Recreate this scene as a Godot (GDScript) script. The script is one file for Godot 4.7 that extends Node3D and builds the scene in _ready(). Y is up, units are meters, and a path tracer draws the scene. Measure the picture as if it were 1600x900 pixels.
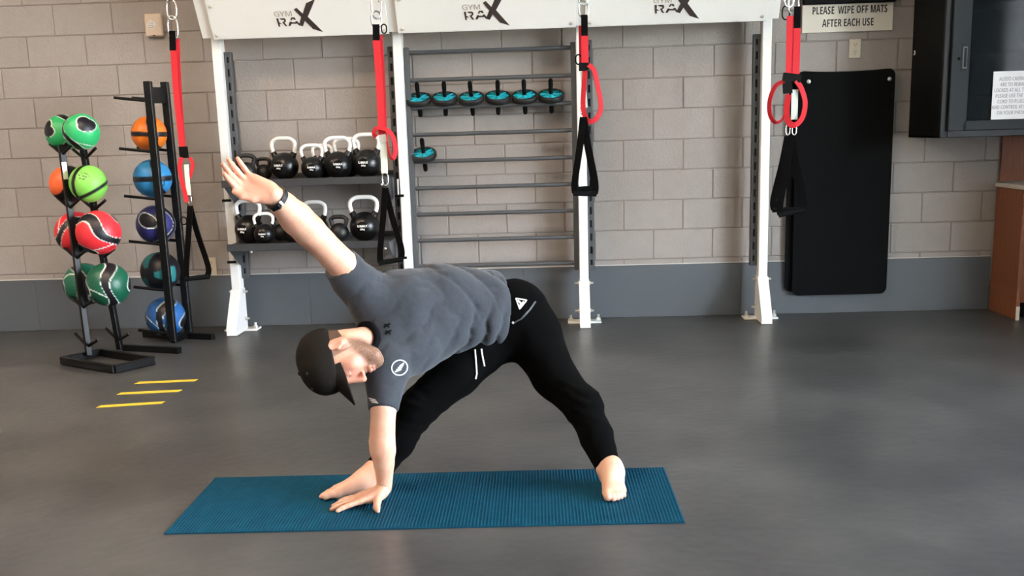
extends Node3D
# A gym corner: painted block wall, white training rack, ball racks, and a man holding a
# twisted side bend on a blue exercise mat. x runs along the wall, z comes out of it.

const FOCAL := 1767.84
const CENTRE := Vector2(800.0, 599.26)
const EYE := Vector3(3.6275, 1.3004, 7.9249)
var eye_basis := Basis()
var M := {}
var used := {}
var noise := FastNoiseLite.new()

# ------------------------------------------------------------------ mesh kit
class Kit:
	var st := SurfaceTool.new()
	func _init() -> void:
		st.begin(Mesh.PRIMITIVE_TRIANGLES)
		st.set_smooth_group(-1)
	func smooth(on: bool) -> void:
		st.set_smooth_group(1 if on else -1)
	func tri(a: Vector3, b: Vector3, c: Vector3, out: Vector3) -> void:
		st.add_vertex(a)
		if (b - a).cross(c - a).dot(out) > 0.0:
			st.add_vertex(c); st.add_vertex(b)
		else:
			st.add_vertex(b); st.add_vertex(c)
	func quad(a: Vector3, b: Vector3, c: Vector3, d: Vector3, out: Vector3) -> void:
		tri(a, b, c, out); tri(a, c, d, out)
	func box(c: Vector3, size: Vector3, bevel := 0.0, bs := Basis()) -> Kit:
		smooth(false)
		var h := size * 0.5
		var p := func(s: Vector3, a: int) -> Vector3:
			var v := Vector3(s.x * (h.x - bevel), s.y * (h.y - bevel), s.z * (h.z - bevel))
			v[a] = s[a] * h[a]
			return c + bs * v
		for a in 3:
			var b := (a + 1) % 3
			var e := (a + 2) % 3
			for sg in [-1.0, 1.0]:
				var q := []
				for pr in [[-1, -1], [1, -1], [1, 1], [-1, 1]]:
					var s := Vector3.ZERO
					s[a] = sg; s[b] = pr[0]; s[e] = pr[1]
					q.append(p.call(s, a))
				var o := Vector3.ZERO
				o[a] = sg
				quad(q[0], q[1], q[2], q[3], bs * o)
			if bevel > 0.0:
				for sa in [-1.0, 1.0]:
					for sb in [-1.0, 1.0]:
						var s1 := Vector3.ZERO
						s1[a] = sa; s1[b] = sb; s1[e] = -1
						var s2 := s1
						s2[e] = 1
						var o2 := Vector3.ZERO
						o2[a] = sa; o2[b] = sb
						quad(p.call(s1, a), p.call(s1, b), p.call(s2, b), p.call(s2, a), bs * o2)
		if bevel > 0.0:
			for sx in [-1.0, 1.0]:
				for sy in [-1.0, 1.0]:
					for sz in [-1.0, 1.0]:
						var s3 := Vector3(sx, sy, sz)
						tri(p.call(s3, 0), p.call(s3, 1), p.call(s3, 2), bs * s3)
		return self
	# a square bar between two points
	func bar(a: Vector3, b: Vector3, w: float, d: float, bevel := 0.003, up := Vector3.UP) -> Kit:
		var y := (b - a).normalized()
		var x := up.cross(y)
		if x.length() < 0.05:
			x = Vector3.RIGHT.cross(y) if absf(y.x) < 0.9 else Vector3.BACK.cross(y)
		x = x.normalized()
		var z := x.cross(y).normalized()
		return box((a + b) * 0.5, Vector3(w, a.distance_to(b), d), bevel, Basis(x, y, z))
	# profile swept along points; profile x lies along "side"
	func sweep(pts: Array, prof: Array, side: Vector3, round_ := true, closed := false, radii := []) -> Kit:
		var n := pts.size()
		var m := prof.size()
		var rings := []
		var cs := []
		var x := side
		for i in n:
			var a: Vector3 = pts[(i - 1 + n) % n] if closed else pts[maxi(i - 1, 0)]
			var b: Vector3 = pts[(i + 1) % n] if closed else pts[mini(i + 1, n - 1)]
			var t := (b - a).normalized()
			x = (x - t * x.dot(t)).normalized()
			var y := t.cross(x)
			var r: float = radii[i] if radii.size() else 1.0
			var ring := []
			for q in prof:
				ring.append(pts[i] + (x * q.x + y * q.y) * r)
			rings.append(ring)
			cs.append(pts[i])
		smooth(round_)
		for i in (n if closed else n - 1):
			var i2 := (i + 1) % n
			for j in m:
				var j2 := (j + 1) % m
				var mid: Vector3 = (rings[i][j] + rings[i][j2] + rings[i2][j] + rings[i2][j2]) * 0.25
				quad(rings[i][j], rings[i][j2], rings[i2][j2], rings[i2][j], mid - (cs[i] + cs[i2]) * 0.5)
		if not closed:
			smooth(false)
			for e in [0, n - 1]:
				var o: Vector3 = (cs[0] - cs[1]) if e == 0 else (cs[n - 1] - cs[n - 2])
				for j in m:
					tri(cs[e], rings[e][j], rings[e][(j + 1) % m], o)
		return self
	func tube(pts: Array, r: float, sides := 10, closed := false, radii := []) -> Kit:
		var prof := []
		for i in sides:
			prof.append(Vector2.from_angle(TAU * i / sides) * r)
		var t: Vector3 = (pts[1] - pts[0]).normalized()
		var s := t.cross(Vector3.UP if absf(t.y) < 0.9 else Vector3.RIGHT).normalized()
		return sweep(pts, prof, s, true, closed, radii)
	func strap(pts: Array, w: float, th: float, side: Vector3, closed := false) -> Kit:
		return sweep(pts, [Vector2(-w / 2, -th / 2), Vector2(w / 2, -th / 2), Vector2(w / 2, th / 2), Vector2(-w / 2, th / 2)], side, false, closed)
	# profile of (radius, height) turned round the y axis of xf
	func lathe(prof: Array, xf: Transform3D, segs := 24, round_ := true) -> Kit:
		smooth(round_)
		for i in prof.size() - 1:
			var p: Vector2 = prof[i]
			var q: Vector2 = prof[i + 1]
			var nrm := Vector2(q.y - p.y, p.x - q.x)
			for j in segs:
				var a := TAU * j / segs
				var b := TAU * (j + 1) / segs
				var am := (a + b) * 0.5
				var o := xf.basis * Vector3(nrm.x * cos(am), nrm.y, nrm.x * sin(am))
				var p1 := xf * Vector3(p.x * cos(a), p.y, p.x * sin(a))
				var p2 := xf * Vector3(p.x * cos(b), p.y, p.x * sin(b))
				var q1 := xf * Vector3(q.x * cos(a), q.y, q.x * sin(a))
				var q2 := xf * Vector3(q.x * cos(b), q.y, q.x * sin(b))
				if p.x > 0.00001:
					tri(p1, p2, q2 if q.x > 0.00001 else q1, o)
				if q.x > 0.00001:
					tri(p1, q2, q1, o)
		return self
	# flat outline given thickness: plane axes ux, uy, thickness along ux x uy
	func plate(outline: Array, o: Vector3, ux: Vector3, uy: Vector3, th: float) -> Kit:
		smooth(false)
		var nz := ux.cross(uy).normalized()
		var poly := PackedVector2Array(outline)
		var ids := Geometry2D.triangulate_polygon(poly)
		var at2 := func(v: Vector2, s: float) -> Vector3:
			return o + ux * v.x + uy * v.y + nz * (th * 0.5 * s)
		for i in range(0, ids.size(), 3):
			for s in [-1.0, 1.0]:
				tri(at2.call(poly[ids[i]], s), at2.call(poly[ids[i + 1]], s), at2.call(poly[ids[i + 2]], s), nz * s)
		var cw := Geometry2D.is_polygon_clockwise(poly)
		for i in poly.size():
			var a := poly[i]
			var b := poly[(i + 1) % poly.size()]
			var e := b - a
			var ou := Vector2(e.y, -e.x) * (-1.0 if cw else 1.0)
			quad(at2.call(a, -1.0), at2.call(b, -1.0), at2.call(b, 1.0), at2.call(a, 1.0), ux * ou.x + uy * ou.y)
		return self
	func mesh() -> ArrayMesh:
		st.generate_normals()
		st.index()
		return st.commit()

# ------------------------------------------------------------------ distance field, meshed as surface nets
class Field:
	var o: Vector3
	var h: float
	var nx: int
	var ny: int
	var nz: int
	var f := PackedFloat32Array()
	func _init(lo: Vector3, hi: Vector3, cell: float) -> void:
		o = lo; h = cell
		nx = int(ceil((hi.x - lo.x) / cell)) + 1
		ny = int(ceil((hi.y - lo.y) / cell)) + 1
		nz = int(ceil((hi.z - lo.z) / cell)) + 1
		f.resize(nx * ny * nz)
		f.fill(0.5)
	# tapered capsule joined with softness k; flat > 1 squeezes it along w; cut carves instead
	func cone(a: Vector3, b: Vector3, ra: float, rb: float, k := 0.02, w := Vector3.ZERO, flat := 1.0, cut := false) -> void:
		var m := maxf(ra, rb) + k + 2.0 * h
		var lo := (Vector3(minf(a.x, b.x), minf(a.y, b.y), minf(a.z, b.z)) - Vector3(m, m, m) - o) / h
		var hi := (Vector3(maxf(a.x, b.x), maxf(a.y, b.y), maxf(a.z, b.z)) + Vector3(m, m, m) - o) / h
		var ab := b - a
		var l2 := maxf(ab.length_squared(), 1e-9)
		var stretch := w * (flat - 1.0)
		for z in range(maxi(int(lo.z), 0), mini(int(hi.z) + 1, nz)):
			for y in range(maxi(int(lo.y), 0), mini(int(hi.y) + 1, ny)):
				var row := (z * ny + y) * nx
				var pz := Vector3(o.x, o.y + y * h, o.z + z * h) - a
				for x in range(maxi(int(lo.x), 0), mini(int(hi.x) + 1, nx)):
					var p := Vector3(pz.x + x * h, pz.y, pz.z)
					var t := clampf(p.dot(ab) / l2, 0.0, 1.0)
					var q := p - ab * t
					if flat != 1.0:
						q += stretch * q.dot(w)
					var d := q.length() - (ra + (rb - ra) * t)
					var g := f[row + x]
					if cut:
						d = -d
						var e := maxf(k - absf(g - d), 0.0)
						f[row + x] = maxf(g, d) + e * e / (4.0 * k)
					else:
						var e2 := maxf(k - absf(g - d), 0.0)
						f[row + x] = minf(g, d) - e2 * e2 / (4.0 * k)
	func ball(c: Vector3, axes: Basis, r: Vector3, k := 0.02, cut := false) -> void:
		var rm := minf(r.x, minf(r.y, r.z))
		var m := maxf(r.x, maxf(r.y, r.z)) + k + 2.0 * h
		var lo := (c - Vector3(m, m, m) - o) / h
		var hi := (c + Vector3(m, m, m) - o) / h
		var inv := Basis(axes.x / r.x, axes.y / r.y, axes.z / r.z).transposed()
		for z in range(maxi(int(lo.z), 0), mini(int(hi.z) + 1, nz)):
			for y in range(maxi(int(lo.y), 0), mini(int(hi.y) + 1, ny)):
				var row := (z * ny + y) * nx
				for x in range(maxi(int(lo.x), 0), mini(int(hi.x) + 1, nx)):
					var p := inv * (Vector3(o.x + x * h, o.y + y * h, o.z + z * h) - c)
					var d := (p.length() - 1.0) * rm
					var g := f[row + x]
					if cut:
						d = -d
						var e := maxf(k - absf(g - d), 0.0)
						f[row + x] = maxf(g, d) + e * e / (4.0 * k)
					else:
						var e2 := maxf(k - absf(g - d), 0.0)
						f[row + x] = minf(g, d) - e2 * e2 / (4.0 * k)
	# keep only the side of a plane its normal points away from
	func clip(p0: Vector3, n: Vector3, reach := 9.0, k := 0.004) -> void:
		for z in nz:
			for y in ny:
				var row := (z * ny + y) * nx
				for x in nx:
					var g := f[row + x]
					if g < 0.1:
						var p := Vector3(o.x + x * h, o.y + y * h, o.z + z * h) - p0
						var d := p.dot(n)
						if p.length() < reach:
							var e := maxf(k - absf(g - d), 0.0)
							f[row + x] = maxf(g, d) + e * e / (4.0 * k)
	func value(p: Vector3) -> float:
		var q := (p - o) / h
		var x := clampi(int(q.x), 0, nx - 2)
		var y := clampi(int(q.y), 0, ny - 2)
		var z := clampi(int(q.z), 0, nz - 2)
		var u := q.x - x
		var v := q.y - y
		var w := q.z - z
		var i := (z * ny + y) * nx + x
		var j := i + nx * ny
		var a := lerpf(lerpf(f[i], f[i + 1], u), lerpf(f[i + nx], f[i + nx + 1], u), v)
		var b := lerpf(lerpf(f[j], f[j + 1], u), lerpf(f[j + nx], f[j + nx + 1], u), v)
		return lerpf(a, b, w)
	# first point of the surface along a line
	func hit(from: Vector3, dir: Vector3, far := 0.6) -> Vector3:
		var t := 0.0
		while t < far:
			var d := value(from + dir * t)
			if d < 0.0008:
				break
			t += maxf(minf(d, 0.03) * 0.8, 0.0008)
		return from + dir * t
	# adds the surface to arrays v (points), c (colours), ix (indices)
	func nets(v: PackedVector3Array, ix: PackedInt32Array) -> Array:
		var ids := PackedInt32Array()
		ids.resize(nx * ny * nz)
		ids.fill(-1)
		var sy := nx
		var sz := nx * ny
		for z in nz - 1:
			for y in ny - 1:
				var row := (z * ny + y) * nx
				for x in nx - 1:
					var i := row + x
					var a0 := f[i]
					if a0 > 3.0 * h or a0 < -3.0 * h:
						continue
					var a1 := f[i + 1]
					var a2 := f[i + sy]
					var a3 := f[i + sy + 1]
					var a4 := f[i + sz]
					var a5 := f[i + sz + 1]
					var a6 := f[i + sz + sy]
					var a7 := f[i + sz + sy + 1]
					var neg := int(a0 < 0) + int(a1 < 0) + int(a2 < 0) + int(a3 < 0) + int(a4 < 0) + int(a5 < 0) + int(a6 < 0) + int(a7 < 0)
					if neg == 0 or neg == 8:
						continue
					var s := Vector3.ZERO
					var n := 0
					if (a0 < 0) != (a1 < 0): s += Vector3(a0 / (a0 - a1), 0, 0); n += 1
					if (a2 < 0) != (a3 < 0): s += Vector3(a2 / (a2 - a3), 1, 0); n += 1
					if (a4 < 0) != (a5 < 0): s += Vector3(a4 / (a4 - a5), 0, 1); n += 1
					if (a6 < 0) != (a7 < 0): s += Vector3(a6 / (a6 - a7), 1, 1); n += 1
					if (a0 < 0) != (a2 < 0): s += Vector3(0, a0 / (a0 - a2), 0); n += 1
					if (a1 < 0) != (a3 < 0): s += Vector3(1, a1 / (a1 - a3), 0); n += 1
					if (a4 < 0) != (a6 < 0): s += Vector3(0, a4 / (a4 - a6), 1); n += 1
					if (a5 < 0) != (a7 < 0): s += Vector3(1, a5 / (a5 - a7), 1); n += 1
					if (a0 < 0) != (a4 < 0): s += Vector3(0, 0, a0 / (a0 - a4)); n += 1
					if (a1 < 0) != (a5 < 0): s += Vector3(1, 0, a1 / (a1 - a5)); n += 1
					if (a2 < 0) != (a6 < 0): s += Vector3(0, 1, a2 / (a2 - a6)); n += 1
					if (a3 < 0) != (a7 < 0): s += Vector3(1, 1, a3 / (a3 - a7)); n += 1
					ids[i] = v.size()
					v.append(o + (Vector3(x, y, z) + s / n) * h)
		var steps := [1, sy, sz]
		for z in range(1, nz - 1):
			for y in range(1, ny - 1):
				var row := (z * ny + y) * nx
				for x in range(1, nx - 1):
					var i := row + x
					if ids[i] < 0:
						continue
					var a0 := f[i]
					for ax in 3:
						var a1 := f[i + steps[ax]]
						if (a0 < 0) == (a1 < 0):
							continue
						var p: int = steps[(ax + 1) % 3]
						var q: int = steps[(ax + 2) % 3]
						var c0 := ids[i]
						var c1 := ids[i - p]
						var c2 := ids[i - p - q]
						var c3 := ids[i - q]
						if c1 < 0 or c2 < 0 or c3 < 0:
							continue
						if a0 < 0:
							ix.append_array([c0, c2, c1, c0, c3, c2])
						else:
							ix.append_array([c0, c1, c2, c0, c2, c3])
		return [v, ix]

func normals_of(v: PackedVector3Array, ix: PackedInt32Array) -> PackedVector3Array:
	var n := PackedVector3Array()
	n.resize(v.size())
	for i in range(0, ix.size(), 3):
		var a := ix[i]
		var b := ix[i + 1]
		var c := ix[i + 2]
		var k := (v[c] - v[a]).cross(v[b] - v[a])
		n[a] += k; n[b] += k; n[c] += k
	for i in n.size():
		n[i] = n[i].normalized()
	return n

func array_mesh(v: PackedVector3Array, ix: PackedInt32Array, col := PackedColorArray()) -> ArrayMesh:
	var a := []
	a.resize(Mesh.ARRAY_MAX)
	a[Mesh.ARRAY_VERTEX] = v
	a[Mesh.ARRAY_NORMAL] = normals_of(v, ix)
	if col.size():
		a[Mesh.ARRAY_COLOR] = col
	a[Mesh.ARRAY_INDEX] = ix
	var m := ArrayMesh.new()
	m.add_surface_from_arrays(Mesh.PRIMITIVE_TRIANGLES, a)
	return m

# ------------------------------------------------------------------ placing
func ray(px: float, py: float) -> Vector3:
	return eye_basis * Vector3((px - CENTRE.x) / FOCAL, -(py - CENTRE.y) / FOCAL, -1.0)
func at(px: float, py: float, z: float) -> Vector3:      # where a pixel's line of sight meets the plane z
	var d := ray(px, py)
	return EYE + d * ((z - EYE.z) / d.z)
func ground(px: float, py: float, y := 0.0) -> Vector3:  # ... and a level plane
	var d := ray(px, py)
	return EYE + d * ((y - EYE.y) / d.y)

# ------------------------------------------------------------------ naming
func numbered(called: String) -> String:
	var k: int = used.get(called, 0)
	used[called] = k + 1
	return called if k == 0 else "%s_%03d" % [called, k]
func thing(called: String, label: String, category: String, where := Vector3.ZERO, group := "") -> Node3D:
	var n := Node3D.new()
	n.name = numbered(called)
	add_child(n)
	n.position = where
	tag(n, label, category, group)
	return n
func tag(n: Node, label: String, category: String, group := "") -> void:
	n.set_meta("label", label)
	n.set_meta("category", category)
	if group:
		n.set_meta("group", group)
func structure(called: String) -> Node3D:
	var n := Node3D.new()
	n.name = called
	n.set_meta("kind", "structure")
	add_child(n)
	return n
func put(mesh: Mesh, called: String, mat: Material, parent: Node, where := Vector3.ZERO) -> MeshInstance3D:
	var i := MeshInstance3D.new()
	i.mesh = mesh
	i.name = called
	i.material_override = mat
	i.position = where
	i.cast_shadow = GeometryInstance3D.SHADOW_CASTING_SETTING_ON
	parent.add_child(i, true)
	return i
func part(kit: Kit, called: String, mat: Material, parent: Node) -> MeshInstance3D:
	return put(kit.mesh(), called, mat, parent)
func text(words: String, height: float, depth: float, mat: Material, parent: Node, xf: Transform3D, bold := true, called := "lettering", stretch := 1.0) -> MeshInstance3D:
	var t := TextMesh.new()
	var fnt := SystemFont.new()
	fnt.font_names = PackedStringArray(["Droid Sans"])
	fnt.font_weight = 700 if bold else 400
	t.font = fnt
	t.text = words
	t.font_size = 64
	t.pixel_size = height / 46.0
	t.depth = depth
	t.curve_step = 4.0
	t.horizontal_alignment = HORIZONTAL_ALIGNMENT_CENTER
	var i := put(t, called, mat, parent)
	i.transform = xf.scaled_local(Vector3(stretch, 1, 1))
	return i

# ------------------------------------------------------------------ materials
func mat(hex: String, rough := 0.6, metal := 0.0) -> StandardMaterial3D:
	var m := StandardMaterial3D.new()
	m.albedo_color = Color(hex)
	m.roughness = rough
	m.metallic = metal
	return m
func noise_image(size: int, freq: float, seed_: int, octaves := 4, kind := FastNoiseLite.TYPE_SIMPLEX_SMOOTH) -> Image:
	var n := FastNoiseLite.new()
	n.seed = seed_
	n.frequency = freq
	n.noise_type = kind
	n.fractal_octaves = octaves
	return n.get_seamless_image(size, size)
func ramp_texture(im: Image, dark: Color, light: Color, other: Image = null, mix := 0.0) -> ImageTexture:
	var s := im.get_width()
	var out := Image.create(s, s, true, Image.FORMAT_RGB8)
	for y in s:
		for x in s:
			var t := im.get_pixel(x, y).r
			if other:
				t = lerpf(t, other.get_pixel(x, y).r, mix)
			out.set_pixel(x, y, dark.lerp(light, t))
	out.generate_mipmaps()
	return ImageTexture.create_from_image(out)
func relief_texture(im: Image, strength: float) -> ImageTexture:
	var b := im.duplicate() as Image
	b.convert(Image.FORMAT_RGBA8)
	b.bump_map_to_normal_map(strength)
	b.generate_mipmaps()
	return ImageTexture.create_from_image(b)
func triplanar(m: StandardMaterial3D, scale: Vector3) -> void:
	m.uv1_triplanar = true
	m.uv1_world_triplanar = true
	m.uv1_scale = scale

func make_materials() -> void:
	var fine := noise_image(256, 0.09, 3)
	var coarse := noise_image(512, 0.008, 11, 5)
	var mid := noise_image(512, 0.03, 17, 4)
	# painted blocks in three close tones
	var grain := relief_texture(fine, 2.2)
	for i in 3:
		var m := mat("ffffff", 0.62)
		var base: Color = [Color("9c938d"), Color("9a918b"), Color("9e958f")][i]
		m.albedo_texture = ramp_texture(noise_image(256, 0.012, 40 + i, 4), base.darkened(0.02), base.lightened(0.015))
		m.normal_enabled = true
		m.normal_texture = grain
		m.normal_scale = 0.35
		triplanar(m, Vector3(2.1, 2.1, 2.1))
		M["block%d" % i] = m
	M.mortar = mat("8b827c", 0.8)
	# floor: dark grey rubber with cloudy scuffing
	var fl := mat("ffffff", 0.36)
	fl.albedo_texture = ramp_texture(coarse, Color("37383a"), Color("5a5a59"), mid, 0.25)
	fl.normal_enabled = true
	fl.normal_texture = relief_texture(noise_image(256, 0.2, 5, 2), 1.0)
	fl.normal_scale = 0.08
	triplanar(fl, Vector3(0.28, 0.28, 0.28))
	fl.metallic_specular = 0.45
	M.floor = fl
	M.panel = mat("53575b", 0.5)
	M.caulk = mat("cfcac4", 0.7)
	M.paint = mat("c9c6c2", 0.8)
	M.ceiling = mat("d9d6d0", 0.85)
	M.white_steel = mat("f3f1ec", 0.35)
	M.dark_steel = mat("55575a", 0.45, 0.3)
	M.shelf = mat("3c3d40", 0.45, 0.2)
	M.slot = mat("0a0a0a", 0.8)
	M.black = mat("080909", 0.6)
	M.black.metallic_specular = 0.25
	M.black_satin = mat("0b0c0d", 0.4)
	M.black_satin.metallic_specular = 0.35
	M.rubber = mat("101011", 0.6)
	M.chrome = mat("d8d8d8", 0.22, 1.0)
	M.zinc = mat("d9d6ce", 0.35, 0.6)
	M.logo_dark = mat("3a302d", 0.6)
	M.logo_grey = mat("b6ada2", 0.6)
	M.white = mat("f2f2f0", 0.5)
	M.teal = mat("19a3b3", 0.35)
	var web := mat("c81e2a", 0.8)
	web.normal_enabled = true
	web.normal_texture = relief_texture(noise_image(128, 0.3, 9, 1), 2.0)
	web.normal_scale = 0.4
	triplanar(web, Vector3(12, 12, 12))
	M.red_web = web
	M.grey_web = mat("cdd6cb", 0.7)
	M.black_web = mat("0a0a0b", 0.85)
	M.black_web.metallic_specular = 0.2
	M.ivory = mat("d8cdb9", 0.5)
	M.beige = mat("d6c2b0", 0.5)
	M.sign = mat("e2d8c8", 0.6)
	M.ink = mat("2a2725", 0.7)
	M.paper = mat("f6f6f8", 0.8)
	M.grey_ink = mat("8d8d92", 0.8)
	M.foam = mat("0d0e0f", 0.8)
	M.foam.metallic_specular = 0.2
	M.slate = mat("22272a", 0.5)
	M.slate.metallic_specular = 0.3
	var gl := mat("20262a", 0.06)
	gl.transparency = BaseMaterial3D.TRANSPARENCY_ALPHA
	gl.metallic_specular = 0.12
	gl.albedo_color = Color(0.10, 0.12, 0.135, 0.72)
	M.smoked_glass = gl
	var cl := mat("ffffff", 0.03)
	cl.transparency = BaseMaterial3D.TRANSPARENCY_ALPHA
	cl.metallic_specular = 0.3
	cl.albedo_color = Color(0.95, 0.97, 0.97, 0.06)
	M.clear_glass = cl
	# wood
	var wn := noise_image(512, 0.012, 71, 4)
	var wi := Image.create(512, 512, true, Image.FORMAT_RGB8)
	for y in 512:
		for x in 512:
			var t := wn.get_pixel((x * 9) % 512, y).r * 0.7 + wn.get_pixel((x * 31) % 512, (y * 2) % 512).r * 0.3
			wi.set_pixel(x, y, Color("6d3f28").lerp(Color("935a3b"), t))
	wi.generate_mipmaps()
	var wd := mat("ffffff", 0.4)
	wd.albedo_texture = ImageTexture.create_from_image(wi)
	triplanar(wd, Vector3(1.4, 0.7, 1.4))
	wd.metallic_specular = 0.3
	M.wood = wd
	M.counter_top = mat("d9d2c8", 0.35)
	M.raw_edge = mat("d8cdbc", 0.7)
	M.tape = mat("e9c53a", 0.5)
	var ym := mat("ffffff", 0.7)
	ym.metallic_specular = 0.2
	ym.albedo_texture = ramp_texture(mid, Color("0a3c52"), Color("0f4a63"))
	triplanar(ym, Vector3(0.9, 0.9, 0.9))
	M.mat_blue = ym
	# cloth
	var heather := noise_image(256, 0.35, 23, 2)
	var sh := mat("ffffff", 0.85)
	sh.albedo_texture = ramp_texture(heather, Color("2c2f34"), Color("46494f"), noise_image(256, 0.05, 29, 3), 0.3)
	triplanar(sh, Vector3(3.0, 3.0, 3.0))
	sh.rim_enabled = true
	sh.rim = 0.25
	sh.metallic_specular = 0.25
	M.shirt = sh
	M.zip = mat("26282a", 0.5)
	M.collar = mat("0d0e11", 0.9)
	M.collar.metallic_specular = 0.2
	var tr := mat("050505", 0.95)
	tr.metallic_specular = 0.15
	tr.rim_enabled = true
	tr.rim = 0.05
	M.trousers = tr
	var sk := mat("ffffff", 0.5)
	sk.vertex_color_use_as_albedo = true
	sk.subsurf_scatter_enabled = true
	sk.subsurf_scatter_strength = 0.15
	M.skin = sk
	var cp := mat("ffffff", 0.85)
	cp.albedo_texture = ramp_texture(noise_image(256, 0.2, 33, 3), Color("181614"), Color("25211e"))
	triplanar(cp, Vector3(4, 4, 4))
	cp.metallic_specular = 0.2
	M.cap = cp
	var bl := mat("ffffff", 0.42)
	bl.vertex_color_use_as_albedo = true
	M.ball = bl
	var kb := mat("080809", 0.32)
	M.kettlebell = kb
	M.iron = mat("19191a", 0.5)
	M.lamp = mat("ffffff", 0.5)
	M.lamp.emission_enabled = true
	M.lamp.emission = Color("fff0dc")
	M.lamp.emission_energy_multiplier = 3.0

# ------------------------------------------------------------------ scene
func _ready() -> void:
	noise.seed = 7
	noise.frequency = 1.0
	set_camera()
	set_light()
	make_materials()
	build_room()
	build_rack()
	build_shelves()
	build_ladder()
	build_ball_racks()
	build_straps()
	build_wall_things()
	build_cabinet_and_counter()
	build_floor_things()
	build_person()
	settle()

func set_camera() -> void:
	eye_basis = Basis(Vector3.UP, 0.047) * Basis(Vector3.RIGHT, -0.2187) * Basis(Vector3.BACK, -0.0304)
	var c := Camera3D.new()
	c.name = "camera"
	c.transform = Transform3D(eye_basis, EYE)
	c.near = 0.1
	c.far = 100.0
	c.projection = Camera3D.PROJECTION_FRUSTUM
	c.size = 900.0 / FOCAL * c.near
	c.frustum_offset = Vector2(0.0, (CENTRE.y - 450.0) / FOCAL * c.near)
	add_child(c)
	c.current = true

func set_light() -> void:
	var e := Environment.new()
	e.background_mode = Environment.BG_SKY
	var sky := Sky.new()
	var sm := ProceduralSkyMaterial.new()
	sm.sky_top_color = Color("b9cbe0")
	sm.sky_horizon_color = Color("e6edf4")
	sm.ground_bottom_color = Color("8d938a")
	sm.ground_horizon_color = Color("cfd4d2")
	sm.energy_multiplier = 1.0
	sky.sky_material = sm
	e.sky = sky
	e.background_energy_multiplier = 50.0
	e.tonemap_mode = Environment.TONE_MAPPER_LINEAR
	e.tonemap_exposure = 1.5
	e.sdfgi_enabled = true
	e.ssao_enabled = true
	e.ssil_enabled = true
	var w := WorldEnvironment.new()
	w.name = "environment"
	w.environment = e
	add_child(w)

func build_room() -> void:
	var f := structure("floor")
	part(Kit.new().box(Vector3(3.5, -0.1, 5.5), Vector3(15.0, 0.2, 11.6)), "floor_slab", M.floor, f)
	# back wall: mortar bed, each block its own piece, plain wall above and beside
	var w := structure("wall_back")
	part(Kit.new().box(Vector3(3.5, 1.9, -0.156), Vector3(15.0, 3.8, 0.3)), "wall_core", M.mortar, w)
	var bm := Kit.new().box(Vector3.ZERO, Vector3(0.3995, 0.1965, 0.03), 0.0035).mesh()
	var rng := RandomNumberGenerator.new()
	rng.seed = 5
	for course in range(1, 13):
		for k in range(-3, 18):
			var x := (k + (0.5 if (course % 2) == 0 else 0.0)) * 0.4064
			# course 9 (top at 2.032) carries joints on whole numbers, so its blocks sit on halves
			var b := put(bm, "block", M["block%d" % rng.randi_range(0, 2)], w, Vector3(x + 0.2032, course * 0.2032 + 0.1016, -0.015 + rng.randf_range(-0.0012, 0.0012)))
			b.rotation = Vector3(rng.randf_range(-0.003, 0.003), rng.randf_range(-0.002, 0.002), rng.randf_range(-0.002, 0.002))
	# side, rear and ceiling, with glazed openings on the right and behind on the right
	var l := structure("wall_left")
	part(Kit.new().box(Vector3(-4.1, 1.9, 5.5), Vector3(0.2, 3.8, 11.6)), "wall_panel", M.paint, l)
	var r := structure("wall_right")
	wall_with_window(r, Vector3(10.9, 0, 5.5), Vector3(0, 0, 1), 11.6, -2.5, 3.2, 0.4, 3.3)
	var k2 := structure("wall_front")
	wall_with_window(k2, Vector3(3.4, 0, 11.3), Vector3(1, 0, 0), 14.8, 6.9, 7.36, 0.5, 3.2)
	# short wing wall at the end of the counter, which keeps the window light off the right of the block wall
	var g := structure("wall_wing")
	part(Kit.new().box(Vector3(7.95, 1.9, 1.37), Vector3(0.2, 3.8, 2.74)), "wall_panel", M.mortar, g)
	var c := structure("ceiling")
	part(Kit.new().box(Vector3(3.5, 3.9, 5.5), Vector3(15.2, 0.2, 11.8)), "ceiling_slab", M.ceiling, c)
	# rubber sheets along the foot of the block wall and the bead of caulk on top of them
	var bb := structure("baseboard_back")
	var seams := [-1.62, -0.138, 1.836, 3.356, 4.876, 6.58]
	for i in seams.size() - 1:
		part(Kit.new().box(Vector3((seams[i] + seams[i + 1]) * 0.5, 0.184, 0.004), Vector3(seams[i + 1] - seams[i] - 0.0015, 0.366, 0.012), 0.002), "panel", M.panel, bb)
	part(Kit.new().box(Vector3(2.48, 0.3705, 0.004), Vector3(8.2, 0.006, 0.010), 0.002), "caulk_bead", M.caulk, bb)
	# ceiling lamps: warm over the left and middle of the room
	for p in [Vector3(-1.0, 3.79, 3.0), Vector3(1.6, 3.79, 3.4), Vector3(-1.0, 3.79, 6.4), Vector3(1.6, 3.79, 6.8)]:
		var t := thing("ceiling_lamp", "flat warm white panel lamp on the ceiling", "lamp", p, "panel lamps on the ceiling")
		part(Kit.new().box(Vector3(0, -0.02, 0), Vector3(1.26, 0.04, 0.66), 0.005), "frame", M.white, t)
		part(Kit.new().box(Vector3(0, -0.042, 0), Vector3(1.2, 0.008, 0.6)), "diffuser", M.lamp, t)
		var a := AreaLight3D.new()
		a.name = "light"
		a.area_size = Vector2(1.2, 0.6)
		a.light_energy = 5.6
		a.light_color = Color("ffe2c4")
		a.shadow_enabled = true
		a.area_range = 20.0
		a.rotation = Vector3(-PI / 2, 0, 0)
		a.position = Vector3(0, -0.06, 0)
		t.add_child(a)

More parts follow.
